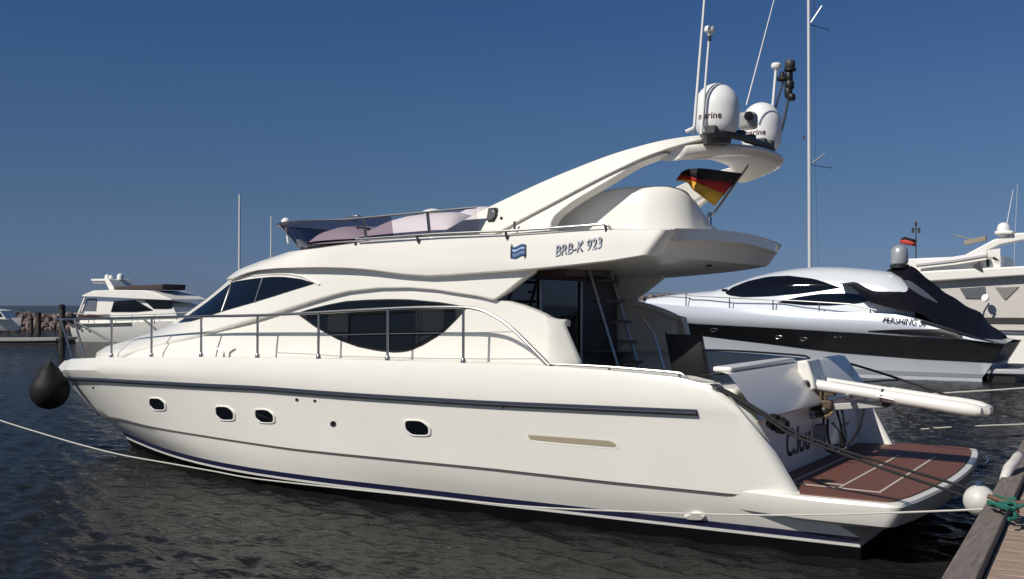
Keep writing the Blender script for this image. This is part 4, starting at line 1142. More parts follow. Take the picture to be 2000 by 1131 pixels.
# edge beam follows the traced edge
e0, e1 = atz(1840, 1131, zd), atz(1958, 930, zd); dv_ = (e1-e0).normalized(); nv = V((dv_.y, -dv_.x, 0)); nv = nv if nv.x < 0 else -nv
bm_ = MB(); s0_ = e0-dv_*6; ln_ = 34
bm_.box(s0_+dv_*ln_/2+nv*.09-V((0, 0, .10)), (ln_, .18, .24), x=dv_, y=nv).build('edge_beam', BEAM, dock, bevel=.012)
n_pl = 100; k = 0; t_ = 0.
random.seed(3)
while t_ < 17 and k < 100:
    wpl = .145
    o_ = MB().box(s0_+dv_*(t_+wpl/2)+nv*(.19+1.45)-V((0, 0, .075+random.uniform(0, .006))), (wpl-.010, 2.9, .045), x=dv_, y=nv).build('plank', PLANK, dock, bevel=.004)
    t_ += wpl; k += 1
MB().box(s0_+dv_*(14.5+9.75)+nv*(.19+1.45)-V((0, 0, .078)), (19.5, 2.9, .045), x=dv_, y=nv).build('planking', PLANK, dock)
for t in (3, 9, 15, 21, 27): MB().lathe([(.14, -2.5), (.14, -.0)], s0_+dv_*t+nv*.35-V((0, 0, .2)), n=14).build('pile', WOODP, dock)
for o_ in (.9, 2.0): MB().box(s0_+dv_*ln_/2+nv*o_-V((0, 0, .22)), (ln_, .12, .2), x=dv_, y=nv).build('joist', BEAM, dock)
# cleat and ropes on the dock
cb = atz(1972, 996, .84)
ct = thing('dock_cleat', tuple(cb), 'rusty steel mooring cleat on the dock edge under the green rope', 'cleat')
MB().tube([cb+V((-.16, .06, .08)), cb+V((-.06, .02, .06)), cb+V((.06, -.02, .06)), cb+V((.16, -.06, .08))], .02, 8).tube([cb+V((-.05, 0, .06)), cb+V((-.05, 0, -.04))], .018, 8).tube([cb+V((.05, 0, .06)), cb+V((.05, 0, -.04))], .018, 8).build('cleat_horn', mat('rusty_steel', (.16, .09, .06), .7, .3), ct)
gr = MB(); pts = []
for k in range(36):
    a = k*.9; pts.append(cb+V((.07*math.sin(a*.31)+.07*math.cos(a), .045*math.sin(a)+.12*math.sin(k*.17), .03+.04*abs(math.sin(a*.7)))))
gr.tube(bez(pts, 4), .014, 6)
gr.tube(bez([atz(1932, 985, .86), atz(1945, 988, .88), atz(1962, 992, .9), atz(1980, 1000, .86), atz(1984, 1012, .84), atz(1970, 1014, .84)], 10), .016, 6)
tag(gr.build('green_rope', ROPE_G), 'tangled sea green rope wound round the cleat on the dock', 'rope')
# fenders
f1 = thing('white_fender', tuple(aty(1915, 978, 2.62)), 'round off white fender between the yacht platform and the dock edge', 'fender', None)
pf = aty(1913, 978, 2.62)
MB().ball(pf, .128, 22, (1, 1, 1.0)).build('fender_body', FEND_W, f1, sharp=80)
MB().lathe([(.03, .115), (.03, .16)], pf).build('fender_eye', mat('fender_blue', (.03, .06, .12), .5), f1)
f2 = thing('dock_fender', tuple(aty(1966, 915, 1.0)), 'white cushion strip lying over the dock edge behind the round fender', 'fender', None)
pa, pb_ = aty(1962, 931, 1.35), aty(1988, 893, .85)
MB().tube([pa+V((.02, 0, -.10)), pa+V((0, 0, -.01)), pa.lerp(pb_, .3)+V((0, 0, .02)), pa.lerp(pb_, .7), pb_, pb_+(pb_-pa)*.15], [.03, .042, .05, .05, .05, .035], 12).build('fender_body', FEND_W, f2, sharp=80)

# ropes at the far (starboard) side of the yacht
def far_rope(name, pts, d0, d1, r, mt, label):
    return tag(MB().tube(bez(through(pts, d0, d1), 10), r, 6).build(name, mt), label, 'rope')
far_rope('starboard_mooring_rope', [(1646, 707), (1680, 716), (1750, 738), (1820, 762), (1900, 788), (2010, 822)], 14.2, 12.2, .016, ROPE_B, 'black mooring rope leading aft from the far yacht corner above the gangway tip')
far_rope('slack_mooring_rope', [(1650, 715), (1664, 728), (1680, 745), (1720, 744), (1760, 742)], 14.3, 15.5, .012, ROPE_B, 'slack black rope hanging off the far stern wing of the big yacht')
far_rope('submerged_rope', [(1745, 798), (1790, 823), (1830, 840), (1870, 849), (1930, 853), (2010, 850)], 13.2, 12.6, .013, ROPE_B, 'black rope sagging from under the gangway down to the water on the right')
far_rope('far_white_line', [(1810, 770), (1870, 766), (1940, 762), (2010, 757)], 24, 21, .016, ROPE_W, 'upper thin white line over the water right of the gangway')
far_rope('near_white_line', [(1800, 838), (1860, 834), (1930, 831), (2010, 828)], 17, 15, .010, ROPE_W, 'lower thin white line over the water right of the yacht platform')

# ================================================================== NEIGHBOURING SPORT YACHT (silver, black band)
sy = thing('sport_yacht', (8.5, -25, 0), 'silver sport yacht with black hull band and dark canvas cockpit cover', 'yacht')
yc = -25.6
def Bn(b_, xm, xe, n, p):
    f_ = breadth(b_, xm, xe, n, p); g = lambda x: yc+f_(x); return g
def tracecurve(px, B): return sorted([(P.x, P.z) for P in (on_breadth(x, y, B) for x, y in px)])
XB = 15.6
n_top = Bn(2.1, 6, XB, 2.4, .8); n_b1 = Bn(2.1, 6, XB-.1, 2.3, .85); n_b2 = Bn(1.95, 5.5, XB-.7, 2.1, .9); n_wl = Bn(1.75, 5, XB-1.6, 1.9, 1.)
tp1 = tracecurve([(1262, 592), (1340, 598), (1450, 603), (1550, 608), (1700, 612), (1760, 615), (1850, 640), (1900, 660), (1962, 672)], n_top)
bt1 = tracecurve([(1300, 624), (1350, 632), (1500, 640), (1700, 652), (1880, 664), (1966, 672)], n_b1)
bb1 = tracecurve([(1310, 648), (1360, 655), (1500, 672), (1634, 689), (1800, 702), (1937, 709)], n_b2)
print('sport', tp1[0], tp1[-1], bt1[0], bb1[0])
def nrow(B, zf_, xa, xe, n=40):
    out = []
    for k in range(n+1):
        x = xa+(xe-xa)*(1-(1-k/n)**1.4); y = B(x)-yc; out.append(V((x, yc+(max(y, 0) if k < n else 0), zf_(x))))
    return out
xs0 = tp1[0][0]
tz = lambda x: interp(tp1, x); bz = lambda x: interp(bt1, x); cz = lambda x: interp(bb1, x)
rT = nrow(n_top, tz, xs0, XB); rB1 = nrow(n_b1, bz, xs0+.0, XB-.1); rB2 = nrow(n_b2, cz, xs0+.35, XB-.7); rW = nrow(n_wl, lambda x: .12, xs0+.7, XB-1.6); rK = nrow(n_wl, lambda x: -.5, xs0+.7, XB-2)
mid_ = [p.lerp(q, .5)+V((0, .10, 0)) if p.y > yc+.1 else p.lerp(q, .5) for p, q in zip(rT, rB1)]
hs_ = MB().grid([rB1, [p.lerp(q, .5)+V((0, .05, 0)) if p.y > yc+.1 else p.lerp(q, .5) for p, q in zip(rB1, mid_)], mid_, [p.lerp(q, .5)+V((0, .03, 0)) if p.y > yc+.1 else p.lerp(q, .5) for p, q in zip(mid_, rT)], rT]).grid([rT, [V((p.x, yc, p.z+.08)) for p in rT]]).grid([rW, rB2]).grid([rK, rW])
for rr_, r2_ in (((rB1), rT), (rK, rB2)):
    e = [rr_[0], r2_[0]]; hs_.grid([e, [V((p.x, yc, p.z)) for p in e]])
hs_.mirror(yc).build('hull', SILVER, sy, sharp=45)
SILVER2 = mat('grey_hull', (.33, .35, .38), .35)
MB().grid([[p+V((0, .01, 0)) for p in rB2], [p+V((0, .01, 0)) for p in rB1]]).mirror(yc).build('hull_band', mat('band_black', (.008, .009, .010), .25), sy)
e_ = [rB2[0], rB1[0]]; MB().grid([[p+V((-.01, 0, 0)) for p in e_], [V((p.x-.15, yc, p.z)) for p in e_]]).mirror(yc).build('stern_panel', mat('stern_black', (.010, .011, .018), .3), sy)
MB().grid([[p+V((0, .012, 0)) for p in rW], [p.lerp(q, .25)+V((0, .012, 0)) for p, q in zip(rW, rB2)]]).mirror(yc).build('lower_stripe', SILVER2, sy)
HB_ = MB().grid([rB2, rB1]).grid([rB1, [p.lerp(q, .5)+V((0, .05, 0)) if p.y > yc+.1 else p.lerp(q, .5) for p, q in zip(rB1, mid_)], mid_, [p.lerp(q, .5)+V((0, .03, 0)) if p.y > yc+.1 else p.lerp(q, .5) for p, q in zip(mid_, rT)], rT]).bvh()
for x, y in [(1395, 644), (1522, 658), (1570, 662)]:
    lp = [(p+n*.01, n) for p, n in outline_on([(x+8*math.cos(a), y+3.5*math.sin(a)) for a in [6.283*k/12 for k in range(12)]], HB_)]
    ring(lp, .8, .03).build('porthole', STEELD, sy)
for x in (1632, 1643): P, n = hit(x, 659, HB_); MB().ball(P+n*.02, .03).build('hull_vent', STEEL, sy)
P = panel([(1695, 646), (1760, 643), (1850, 643), (1880, 646)], [(1695, 647), (1760, 652), (1850, 658), (1880, 660)], HB_, .015, 20, 3).build('air_intake', BLACK, sy)
# cabin: silhouette profile lofted with rounded shoulders
def hump(prof, half, zb, name, mt, parent, yc_, e=2.4, sharp=50, ny=20, taper=None):
    rows = []
    for k in range(ny+1):
        t = -1+2*k/ny; 
        rows.append([V((x, yc_+half*(taper(x) if taper else 1)*math.copysign(abs(t)**.8, t), zb(x)+(z-zb(x))*max(0, 1-abs(t)**e)**(1/e))) for x, z in prof])
    return MB().grid(rows)
def cpx(px, y0): return sorted([(P.x, P.z) for P in (aty(x, y, y0) for x, y in px)])
cab = cpx([(1262, 583), (1330, 573), (1400, 567), (1425, 560), (1450, 549), (1480, 539), (1520, 530), (1560, 524), (1600, 521), (1650, 522), (1700, 526), (1740, 531), (1770, 545), (1800, 570)], yc+.4)
cab_s = [(a, b_) for a, b_ in cab]
cf = [(cab[0][0]+(cab[-1][0]-cab[0][0])*k/50, 0) for k in range(51)]; cf = [(x, interp(cab_s, x)) for x, _ in cf]
tpf = lambda x: interp([(cab[0][0], .9), (9, 1), (12, .75), (14, .45), (15.2, .15)], x)
zbase = lambda x: tz(min(max(x, tp1[0][0]), XB))+.0
cm = hump(cf, 1.75, zbase, 'cabin', SILVER, sy, yc, 2.6, taper=tpf); CB = MB(); CB.v = cm.v[:]; CB.f = cm.f[:]; CBT = CB.bvh()
cm.build('cabin', mat('silver_white', (.70, .73, .76), .25, .1, coat=.3), sy, sharp=50)
panel([(1417, 572), (1430, 562), (1460, 550), (1500, 541), (1540, 539), (1590, 545), (1640, 561)], [(1417, 573), (1425, 577), (1450, 580.5), (1500, 579), (1560, 574), (1610, 567), (1640, 562)], CBT, .02, 30, 5).build('side_window', GLASS, sy)
panel([(1520, 590), (1560, 580), (1600, 574), (1650, 573), (1690, 576), (1715, 582)], [(1520, 591), (1570, 596), (1620, 597), (1680, 592), (1715, 584)], CBT, .02, 24, 4).build('lower_window', GLASS, sy)
# dark canvas cockpit cover
cov = cpx([(1664, 548), (1690, 542), (1720, 532), (1738, 525), (1755, 520), (1775, 519), (1790, 526), (1810, 545), (1840, 568), (1880, 594), (1915, 612), (1930, 632), (1962, 655)], yc+.2)
zc_ = cpx([(1664, 556), (1700, 590), (1760, 606), (1800, 612), (1845, 641), (1880, 660), (1920, 672), (1975, 684)], yc+1.9)
cv = [(cov[0][0]+(cov[-1][0]-cov[0][0])*k/40) for k in range(41)]
def cover_rows():
    rows = []
    for k in range(25):
        t = -1+2*k/24; row = []
        for x in cv:
            zt_ = interp(cov, x); zb_ = min(interp(zc_, x), zt_-.05); 
            zz = zb_+(zt_-zb_)*(1-abs(t))**.75; row.append(V((x, yc+2.13*t*(1-.25*(1-abs(t))), zz+.02*math.sin(x*9+t*5)*(1-abs(t)))))
        rows.append(row)
    return rows
MB().grid(cover_rows()).build('canvas_cover', CANVAS_N, sy, sharp=60)
CVT = MB().grid(cover_rows()).bvh()
panel([(1762, 549), (1775, 548), (1800, 565), (1830, 590)], [(1762, 552), (1775, 562), (1800, 578), (1830, 592)], CVT, .02, 12, 3).build('cover_window', mat('vinyl', (.10, .10, .13), .15), sy)
P = aty(1757, 519, yc); P.z += .0
dd = MB().lathe([(.20, -.12), (.20, 0), (.27, .02), (.29, .12), (.29, .38), (.27, .50), (.20, .60), (.10, .655), (.01, .67)], P+V((0, 0, .05)), n=28).build('satellite_dome', mat('dome_silver', (.42, .45, .46), .3, .4), sy, sharp=60)
MB().lathe([(.31, -.1), (.31, .02)], P+V((0, 0, .02)), n=24).build('dome_base', BLACK, dd)
P_ = hit(1767, 627, HB_); P1_ = hit(1730, 625, HB_)[0]; P2_ = hit(1790, 631, HB_)[0]
pt_ = text_part('PERSHING 50', 'name_lettering', mat('letter_dark', (.05, .055, .07), .4), sy, (0, 0, 0), (1, 0, 0), (0, 1, 0), 1., shear=.35, n_off=0, depth=.004, offset=.006)
xs_t = [v.co.x for v in pt_.data.vertices]; ys_t = [v.co.y for v in pt_.data.vertices]; xa_t, xb_t, ya_t, yb_t = min(xs_t), max(xs_t), min(ys_t), max(ys_t)
for v in pt_.data.vertices:
    u_ = (v.co.x-xa_t)/(xb_t-xa_t); q_ = hit(1724+86*u_, 629.5+8.5*u_-11.5*(v.co.y-ya_t)/(yb_t-ya_t), HB_); v.co = q_[0]+q_[1]*.05
rl = MB(); rp_ = [on_breadth(x, y, lambda x_: n_top(x_)-.1) for x, y in [(1252, 572), (1340, 573), (1345, 577), (1430, 582), (1560, 588), (1660, 594), (1712, 606)]]
rl.tube(rp_, .022, 6); lw_ = [V((p.x, p.y, interp(tp1, p.x)+.06)) for p in rp_]
rlo = rl.build('deck_rail', STEELD, sy)
for x in (1340, 1425, 1510, 1600, 1700):
    P = on_breadth(x, interp([(1252, 595), (1700, 612)], x), lambda x_: n_top(x_)-.1); zt_ = interp(sorted([(p.x, p.z) for p in rp_]), P.x)
    MB().tube([V((P.x, P.y, tz(P.x)-.03)), V((P.x, P.y, zt_))], .022, 6).build('stanchion', STEELD, rlo)
# quay step behind the sport yacht's stern
fx = V((rB2[0].x-.4, yc, .22))
MB().box(fx+V((.1, 0, .12)), (1.2, 3.6, .16)).build('swim_platform', mat('step_grey', (.40, .41, .43), .5), sy, bevel=.04)
MB().box(fx+V((.2, 0, -.1)), (.8, 3.4, .3)).build('platform_shade_block', BLACK, sy)  # solid black block, stands in for the shade under the platform

# ================================================================== WHITE YACHT FURTHER RIGHT
wy = thing('white_flybridge_yacht', (2, -36, 0), 'white flybridge yacht with beige canvas enclosure at the right edge', 'yacht')
y2 = -36.
def slab_px(top, bot, y0, dy, name, mt, bevel=.04, parent=wy):
    return MB().strip([aty(x, y, y0) for x, y in top], [aty(x, y, y0) for x, y in bot], (0, -dy, 0)).build(name, mt, parent, bevel=bevel, sharp=30)
slab_px([(1560, 640), (1750, 642), (1900, 646), (2120, 655)], [(1560, 715), (1750, 720), (1900, 726), (2120, 735)], y2-.0, 4.6, 'hull', GEL2, .15)
slab_px([(1740, 552), (1770, 548), (1800, 545), (1900, 540), (2100, 530)], [(1740, 645), (1770, 646), (1800, 647), (1900, 649), (2100, 655)], y2-.3, 4.0, 'canvas_enclosure', BEIGE, .10)
slab_px([(1735, 535), (1760, 533), (1830, 528), (1990, 520), (2110, 515)], [(1735, 556), (1760, 554), (1830, 549), (1990, 539), (2110, 533)], y2+.1, 4.6, 'flybridge_deck', GEL2, .06)
slab_px([(1742, 508), (1760, 506), (1800, 504), (1900, 500), (1955, 498)], [(1742, 536), (1760, 534), (1800, 531), (1900, 526), (1955, 523)], y2-.2, 4.2, 'flybridge_coaming', GEL2, .06)
slab_px([(1925, 490), (1954, 485)], [(1925, 524), (1954, 522)], y2-.2, .1, 'helm_side', GEL2, .02)
slab_px([(1880, 500), (1940, 468), (1985, 455), (2060, 452)], [(1905, 503), (1955, 478), (1995, 470), (2060, 462)], y2-.2, .35, 'radar_arch', GEL2, .06)
slab_px([(1880, 500), (1940, 468), (1985, 455), (2060, 452)], [(1905, 503), (1955, 478), (1995, 470), (2060, 462)], y2-3.8, .35, 'radar_arch', GEL2, .06)
MB().box((aty(1960, 461, y2-2)+aty(1985, 458, y2-2))/2, (.7, 4.0, .16)).build('arch_bridge', GEL2, wy, bevel=.05)
slab_px([(1874, 563), (1924, 560)], [(1886, 583), (1926, 584)], y2-.25, .04, 'enclosure_window', mat('vinyl_pale', (.12, .13, .14), .2), .01)
slab_px([(1943, 561), (1990, 560)], [(1960, 584), (1964, 586)], y2-.25, .04, 'enclosure_window', mat('vinyl_light', (.24, .23, .22), .2), .01)
MB().tube([aty(1790, 516, y2+.2), aty(1860, 508, y2+.2), aty(1928, 497, y2+.2)], .14, 10).build('folded_bimini', CANVAS_W, wy)
slab_px([(1898, 520), (1914, 509)], [(1918, 531), (1920, 530)], y2+.15, .05, 'spray_flap', DGREY, .005)
P = aty(1960, 455, y2-.4); pd = MB().lathe([(.24, -.1), (.25, .0), (.26, .2), (.2, .36), (.08, .43), (.01, .44)], P, n=20).build('radar_dome', DOME, wy, sharp=60)
MB().tube([aty(1966, 440, y2-.6), aty(1979, 370, y2-.6)], [.02, .012], 6).build('whip_antenna', DOME, wy)
P = aty(1905, 470, y2-1.8); sprd = MB().box(P, (.9, .3, .2), x=(1, 0, -.2)).tube([P+V((.9, 0, .3)), P, P+V((-.5, 0, .1))], .03, 6).build('radar_scanner', mat('scanner_tan', (.25, .22, .17), .6), wy, bevel=.03)
P = aty(1932, 620, y2+.2); MB().tube([aty(1918, 632, y2+.2), aty(1922, 608, y2+.2), aty(1932, 592, y2+.2)], .04, 6).build('boarding_rail', STEELD, wy)
P = aty(1926, 583, y2+.2); MB().lathe([(.03, 0), (.16, .02), (.16, .10), (.05, .12)], P, axis=(.5, 1, .4)).build('deck_floodlight', DOME, wy)
MB().box(aty(1960, 627, y2+.4), (3.2, .25, .28)).build('boarding_plank', mat('plank_dark', (.03, .027, .026), .7), wy, bevel=.02)
# small flag and mast seen above the canvas cover
fl2 = thing('small_flag', tuple(aty(1790, 480, -32)), 'small black and red flag beside the silver dome', 'flag')
ff = [[aty(x, y, -32+.1*math.sin(i)) for i, (x, y) in enumerate(r)] for r in ([(1761, 465), (1768, 462), (1780, 466), (1788, 468)], [(1759, 469), (1768, 468), (1780, 471), (1788, 474)], [(1757, 475), (1768, 478), (1780, 480), (1788, 481)])]
MB().grid(ff[:2]).build('black_band', FCOL[0], fl2, solid=.01); MB().grid(ff[1:]).build('red_band', mat('flag_red_pale', (.45, .05, .035), .8), fl2, solid=.01)
MB().tube([aty(1789, 505, -32), aty(1789, 436, -32)], .025, 6).tube([aty(1782, 448, -32), aty(1797, 448, -32)], .02, 6).tube([aty(1783, 455, -32), aty(1783, 445, -32)], .05, 6).tube([aty(1795, 455, -32), aty(1795, 445, -32)], .05, 6).lathe([(.03, -.1), (.06, 0), (.03, .1)], aty(1789, 437, -32)).build('staff', DGREY, fl2)

# ================================================================== FAR LEFT: boats, pier, breakwater, masts
class Loc:
    """frame of a distant boat lying side on: u along the picture, w up, depth away; s = pixels per metre"""
    def __init__(s, px, py_w): s.o = atz(px, py_w, 0); s.px = px; s.d = (s.o-CAM).dot(A0); s.s = FPX/s.d
    def __call__(s, px, py, dv=0.):
        P = plane(px, py, A0, A0.dot(s.o)); return P + A0*dv
lb = Loc(160, 667)
by = thing('cabin_cruiser', tuple(lb(270, 667)), 'white flybridge cruiser with dark windows anchored beyond the bow of the big yacht', 'boat')
def lstrip(L, top, bot, dv0, dv1, name, mt, parent, bevel=.05):
    return MB().strip([L(x, y, dv0) for x, y in top], [L(x, y, dv0) for x, y in bot], A0*(dv1-dv0)).build(name, mt, parent, bevel=bevel, sharp=30)
def lhull(L, sheer, keel, half, bow_px, name, mt, parent, stern_px, bw=14):
    """boat hull side on: breadth narrows towards the bow"""
    rows = []
    xs = [stern_px+(bow_px-stern_px)*k/30 for k in range(31)]
    for f_, zl in ((1., sheer), (.92, None), (.72, keel)):
        pass
    up_, lo_, up2, lo2 = [], [], [], []
    for x in xs:
        t = abs((x-stern_px)/(bow_px-stern_px)); b_ = half*max(0, 1-max(0, (t-.35)/.65)**2.3)
        up_.append(L(x, interp(sheer, x) if stern_px < bow_px else interp(sorted(sheer), x), -b_)); lo_.append(L(x, interp(keel, x), -b_*.75))
        up2.append(L(x, interp(sheer, x), b_)); lo2.append(L(x, interp(keel, x), b_*.75))
    m_ = MB().grid([lo_, [p.lerp(q, .5)-A0*.1 for p, q in zip(lo_, up_)], up_, up2, lo2])
    m_.f.append([0, 31, 62, 93, 124]); return m_.build(name, mt, parent, sharp=40)
lhull(lb, [(155, 634), (250, 630), (400, 625), (520, 620)], [(155, 668), (400, 667), (520, 664)], 2.0, 520, 'hull', GEL2, by, 158)
lstrip(lb, [(176, 597), (190, 590), (300, 585), (360, 592), (385, 600), (400, 628)], [(170, 632), (190, 632), (300, 632), (360, 632), (390, 632), (412, 632)], -1.6, 1.6, 'deckhouse', GEL2, by)
lstrip(lb, [(184, 577), (210, 568), (260, 567), (330, 568), (360, 575), (388, 585)], [(186, 580), (210, 580), (260, 582), (330, 585), (360, 586), (388, 587)], -1.9, 1.9, 'roof', GEL2, by)
lstrip(lb, [(252, 589), (300, 586), (340, 605)], [(245, 609), (300, 609), (340, 606)], -1.64, -1.58, 'side_window', GLASS, by, 0)
lstrip(lb, [(320, 586), (375, 585), (384, 590)], [(342, 603), (372, 603), (383, 602)], -1.64, -1.58, 'front_window', GLASS, by, 0)
lstrip(lb, [(190, 583), (212, 583)], [(180, 607), (210, 607)], -1.64, -1.58, 'aft_window', mat('grey_window', (.13, .15, .19), .15), by, 0)
lstrip(lb, [(186, 581), (190, 580)], [(168, 618), (172, 618)], -1.8, -1.7, 'cabin_post', GEL2, by, .02)
lstrip(lb, [(242, 561), (280, 558), (355, 556)], [(236, 566), (280, 566), (352, 567)], -1.2, 1.2, 'flybridge_screen', mat('brown_canvas', (.035, .02, .022), .6), by)
lstrip(lb, [(218, 546), (228, 545)], [(230, 567), (245, 566)], -1.2, 1.2, 'radar_arch', GEL2, by)
lstrip(lb, [(188, 545), (226, 545)], [(188, 549), (228, 549)], -1.2, 1.2, 'arch_top', GEL2, by, .02)
for px_, r_ in ((197, .17), (206, .12), (228, .22)): MB().lathe([(r_, -r_), (r_, 0), (r_*.8, r_*.7), (.02, r_)], lb(px_, 540), n=12).build('radar_dome', DOME, by)
lstrip(lb, [(188, 551), (200, 551)], [(190, 554), (199, 553)], -1.0, .6, 'arch_lamp', DOME, by, .02)
lstrip(lb, [(170, 616), (205, 614), (240, 613)], [(172, 621), (205, 621), (238, 617)], -1.75, 1.7, 'aft_canopy', mat('brown_teak', (.09, .045, .03), .7), by, .03)
for px_ in (182, 199): MB().lathe([(.09, 0), (.09, .04)], lb(px_, 641, -2.02), axis=-A0, n=12).build('porthole', BLACK, by)
lstrip(lb, [(160, 633), (300, 629)], [(160, 637), (300, 633)], -2.05, -1.98, 'rub_rail', DGREY, by, 0)
crl = MB()
crl.tube([lb(165, 612, -1.9), lb(260, 616, -1.9), lb(380, 612, -1.9), lb(470, 606, -1.2)], .03, 5)
for px_ in (200, 250, 300, 350, 400): crl.tube([lb(px_, 613, -1.9), lb(px_, 630, -1.9)], .025, 5)
crl.build('deck_rail', STEELD, by)
by.rotation_euler.z = R_(-18)
lf = Loc(15, 648)
fbt = thing('small_white_boat', tuple(lf(0, 648)), 'small white boat cut by the left edge of the picture near the rock breakwater', 'boat')
lhull(lf, [(-150, 622), (-40, 622), (10, 622), (42, 620)], [(-150, 647), (42, 645)], 1.6, 42, 'hull', GEL2, fbt, -150)
lstrip(lf, [(-110, 606), (-20, 603), (12, 606), (24, 622)], [(-110, 624), (-20, 624), (12, 624), (28, 624)], -1.2, 1.2, 'cabin', GEL2, fbt)
lstrip(lf, [(-100, 610), (-20, 608), (12, 609)], [(-100, 618), (-20, 618), (18, 618)], -1.26, 1.26, 'cabin_window', GLASS, fbt, .01)
lp_ = Loc(55, 672)
pier = thing('floating_pier', tuple(lp_(0, 672)), 'low dark floating pier with a pale edge at the far left over the water', 'pier')
lstrip(lp_, [(-400, 664), (60, 661), (118, 660)], [(-400, 668), (60, 666), (118, 665)], -.6, 2.5, 'deck', mat('pier_deck', (.30, .29, .27), .8), pier, .02)
lstrip(lp_, [(-400, 668.3), (60, 666.3), (117, 665.3)], [(-400, 676), (60, 674), (117, 673)], -.5, 2.3, 'float', mat('pier_dark', (.025, .022, .022), .8), pier, .02)
def pile(px, y0, y1, r, label, nm='mooring_pile'):
    L = Loc(px, y1); t = thing(nm, tuple(L(px, y1)), label, 'pile', None)
    top = L(px, y0); MB().lathe([(r*1.05, -.8), (r, .0), (r*.96, (top-L(px, y1)).z-.05), (r*.7, (top-L(px, y1)).z)], L(px, y1), n=14).build('post', WOODP, t); 
    MB().lathe([(r*1.08, -.12), (r*1.08, .04), (r*.4, .1)], top, n=14).build('pile_cap', mat('cap_dark', (.015, .016, .022), .6), t)
pile(121, 598, 692, .15, 'tall dark mooring pile standing just left of the bow of the big yacht')
pile(75, 612, 652, .22, 'short dark mooring pile in front of the breakwater, taller one of the far pair')
pile(61, 622, 650, .18, 'short dark mooring pile in front of the breakwater, lower one of the far pair')
# breakwater of boulders
ROCK = mat('granite', (.12, .085, .078), .9, var=(.9, 1, (.27, .205, .18)), bump=(2.5, .8, .2))
br = MB(); random.seed(11)
def rock(c, r):
    n = 7; pts = []
    sx, sy, sz = [random.uniform(.7, 1.3) for _ in range(3)]; ph = random.uniform(0, 6)
    rows = []
    for i in range(5):
        a = math.pi*i/4; rr = max(math.sin(a), .05)
        rows.append([V(c)+V((r*sx*rr*math.cos(b_+ph), r*sy*rr*math.sin(b_+ph), r*sz*math.cos(a)))*random.uniform(.8, 1.15) for b_ in [6.283*k/n for k in range(n)]])
    br.grid(rows, close_u=True)
def bw_line(t):     # t 0 left .. 1 right, (px, water line y, top y)
    px = -260+2600*t; return px, interp([(-260, 647), (100, 643), (700, 632), (1330, 620), (2340, 616)], px), interp([(-260, 606), (100, 611), (260, 609), (700, 596), (1250, 571), (1400, 569), (1700, 578), (2340, 578)], px)
for k in range(150):
    t = k/149; px, yw, yt = bw_line(t); base = atz(px, yw, 0); dd_ = (base-CAM).dot(A0); top = plane(px, yt, A0, A0.dot(base)); h = top.z
    for j in range(36):
        f_ = random.random(); off = (1-f_)*(-1.6*h*.9) if random.random() < .8 else random.uniform(0, 3)
        rock(base+A0*(1.6*h*.9)+A0*off+RT*random.uniform(-1, 1)*dd_*9/FPX+V((0, 0, max(-.1, h*f_*.92-.25))), random.uniform(.16, .36)*(1+dd_/260))
rows = [[], [], [], []]
for k in range(81):
    px, yw, yt = bw_line(k/80); base = atz(px, yw, 0); top = plane(px, yt, A0, A0.dot(base)); h = top.z
    rows[0].append(base+V((0, 0, -.5))); rows[1].append(base+A0*(1.4*h)+V((0, 0, h*.88))); rows[2].append(base+A0*(1.4*h+3)+V((0, 0, h*.88))); rows[3].append(base+A0*(2.8*h+4)+V((0, 0, -.5)))
br.grid(rows)
tag(br.build('breakwater', ROCK, sharp=10), 'long breakwater of reddish brown boulders along the horizon', 'breakwater', kind='stuff')
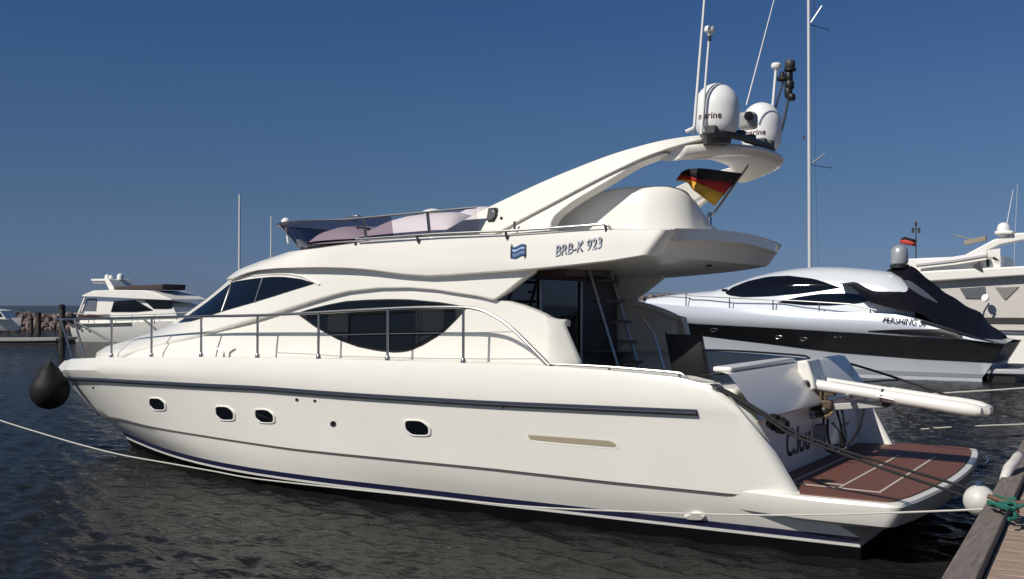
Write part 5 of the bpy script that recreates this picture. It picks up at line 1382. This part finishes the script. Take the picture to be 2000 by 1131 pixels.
# sailing boats: their hulls lie behind the yachts, the masts stand clear above
def sailboat(px, yw, ytop, r, label, hl=9., spreaders=(), tilt=0., nm='sailing_boat', stay=True):
    L = Loc(px, yw); t = thing(nm, tuple(L(px, yw)), label, 'sailing boat', None); s = L.s
    H = (plane(px, ytop, A0, A0.dot(L.o))-L(px, yw)).z
    hx = hl/2*s
    rows = []; base = L(px, yw)
    for k in range(25):
        u = -1+2*k/24; b_ = hl*.16*max(0, 1-abs(u)**2.4)**.8*(1 if u > -.7 else .95); x = u*hl/2
        fb = 1.0+.25*max(u, 0)**2; dn = A0
        rows.append([base+RT*(x*.93)-dn*b_*.7+V((0, 0, -.3)), base+RT*x-dn*b_+V((0, 0, fb)), base+RT*x+dn*b_+V((0, 0, fb)), base+RT*(x*.93)+dn*b_*.7+V((0, 0, -.3))])
    MB().grid(rows).build('hull', GEL2, t, sharp=40)
    MB().box(base+V((0, 0, 1.25))-RT*(hl*.05), (hl*.4, hl*.17, .45), x=RT, y=A0).build('cabin', GEL2, t, bevel=.08)
    tip = base+RT*(tilt*H)+V((0, 0, H))
    ms_ = MB().tube([base+V((0, 0, .9)), base.lerp(tip, .5), tip], [r, r*.98, r*.8], 12).build('mast', mat('mast_alloy', (.62, .63, .64), .4, .2), t)
    MB().tube([base+V((0, 0, 2.0)), base+V((0, 0, 2.0))-RT*hl*.42], r*.7, 8).build('boom', DOME, t)
    if stay:
        rg = MB().tube([tip-V((0, 0, .2)), base+RT*hl*.48+V((0, 0, 1.2))], .014, 4).tube([tip-V((0, 0, .2)), base-RT*hl*.48+V((0, 0, 1.1))], .014, 4).tube([tip-V((0, 0, .2)), base-A0*hl*.14+V((0, 0, 1.0))], .012, 4)
        rg.build('rigging', STEELD, t)
    return t, base, tip, L
sailboat(467, 660, 380, .095, 'distant sailing boat with the taller of the two thin white masts left of the flybridge', 8.5, stay=False)
sailboat(529, 655, 422, .075, 'distant sailing boat with the shorter thin mast just left of the flybridge screen', 8., stay=False)
st_, base, tip, L = sailboat(1582, 655, -60, .155, 'large sailing yacht whose tall white mast rises behind the silver sport yacht', 13., stay=False)
for (y, dx, dy) in ((48, 24, -36), (322, 30, -22)):
    P = L(1581, y); Q = L(1581+dx, y+dy); MB().tube([P, P.lerp(Q, .6), Q+V((0, 0, .0))], .05, 6).tube([P, L(1581+dx+25, y+2, 1.4)], .03, 6).build('spreader', STEELD, st_)
MB().box(L(1570, 268), (.14, .14, .28)).build('mast_lamp', DGREY, st_, bevel=.03)
MB().tube([L(1597, 12, 1.), L(1598, -60, 1.)], .05, 6).tube([L(1597, 12, 1.), L(1606, 330, 2.), L(1615, 520, 2.5)], .012, 4).build('rigging', STEELD, st_)
sailboat(1975, 640, 360, .03, 'far sailing boat with a hair thin mast at the right edge beyond the radar dome', 9., stay=False, tilt=.05)
print('done')
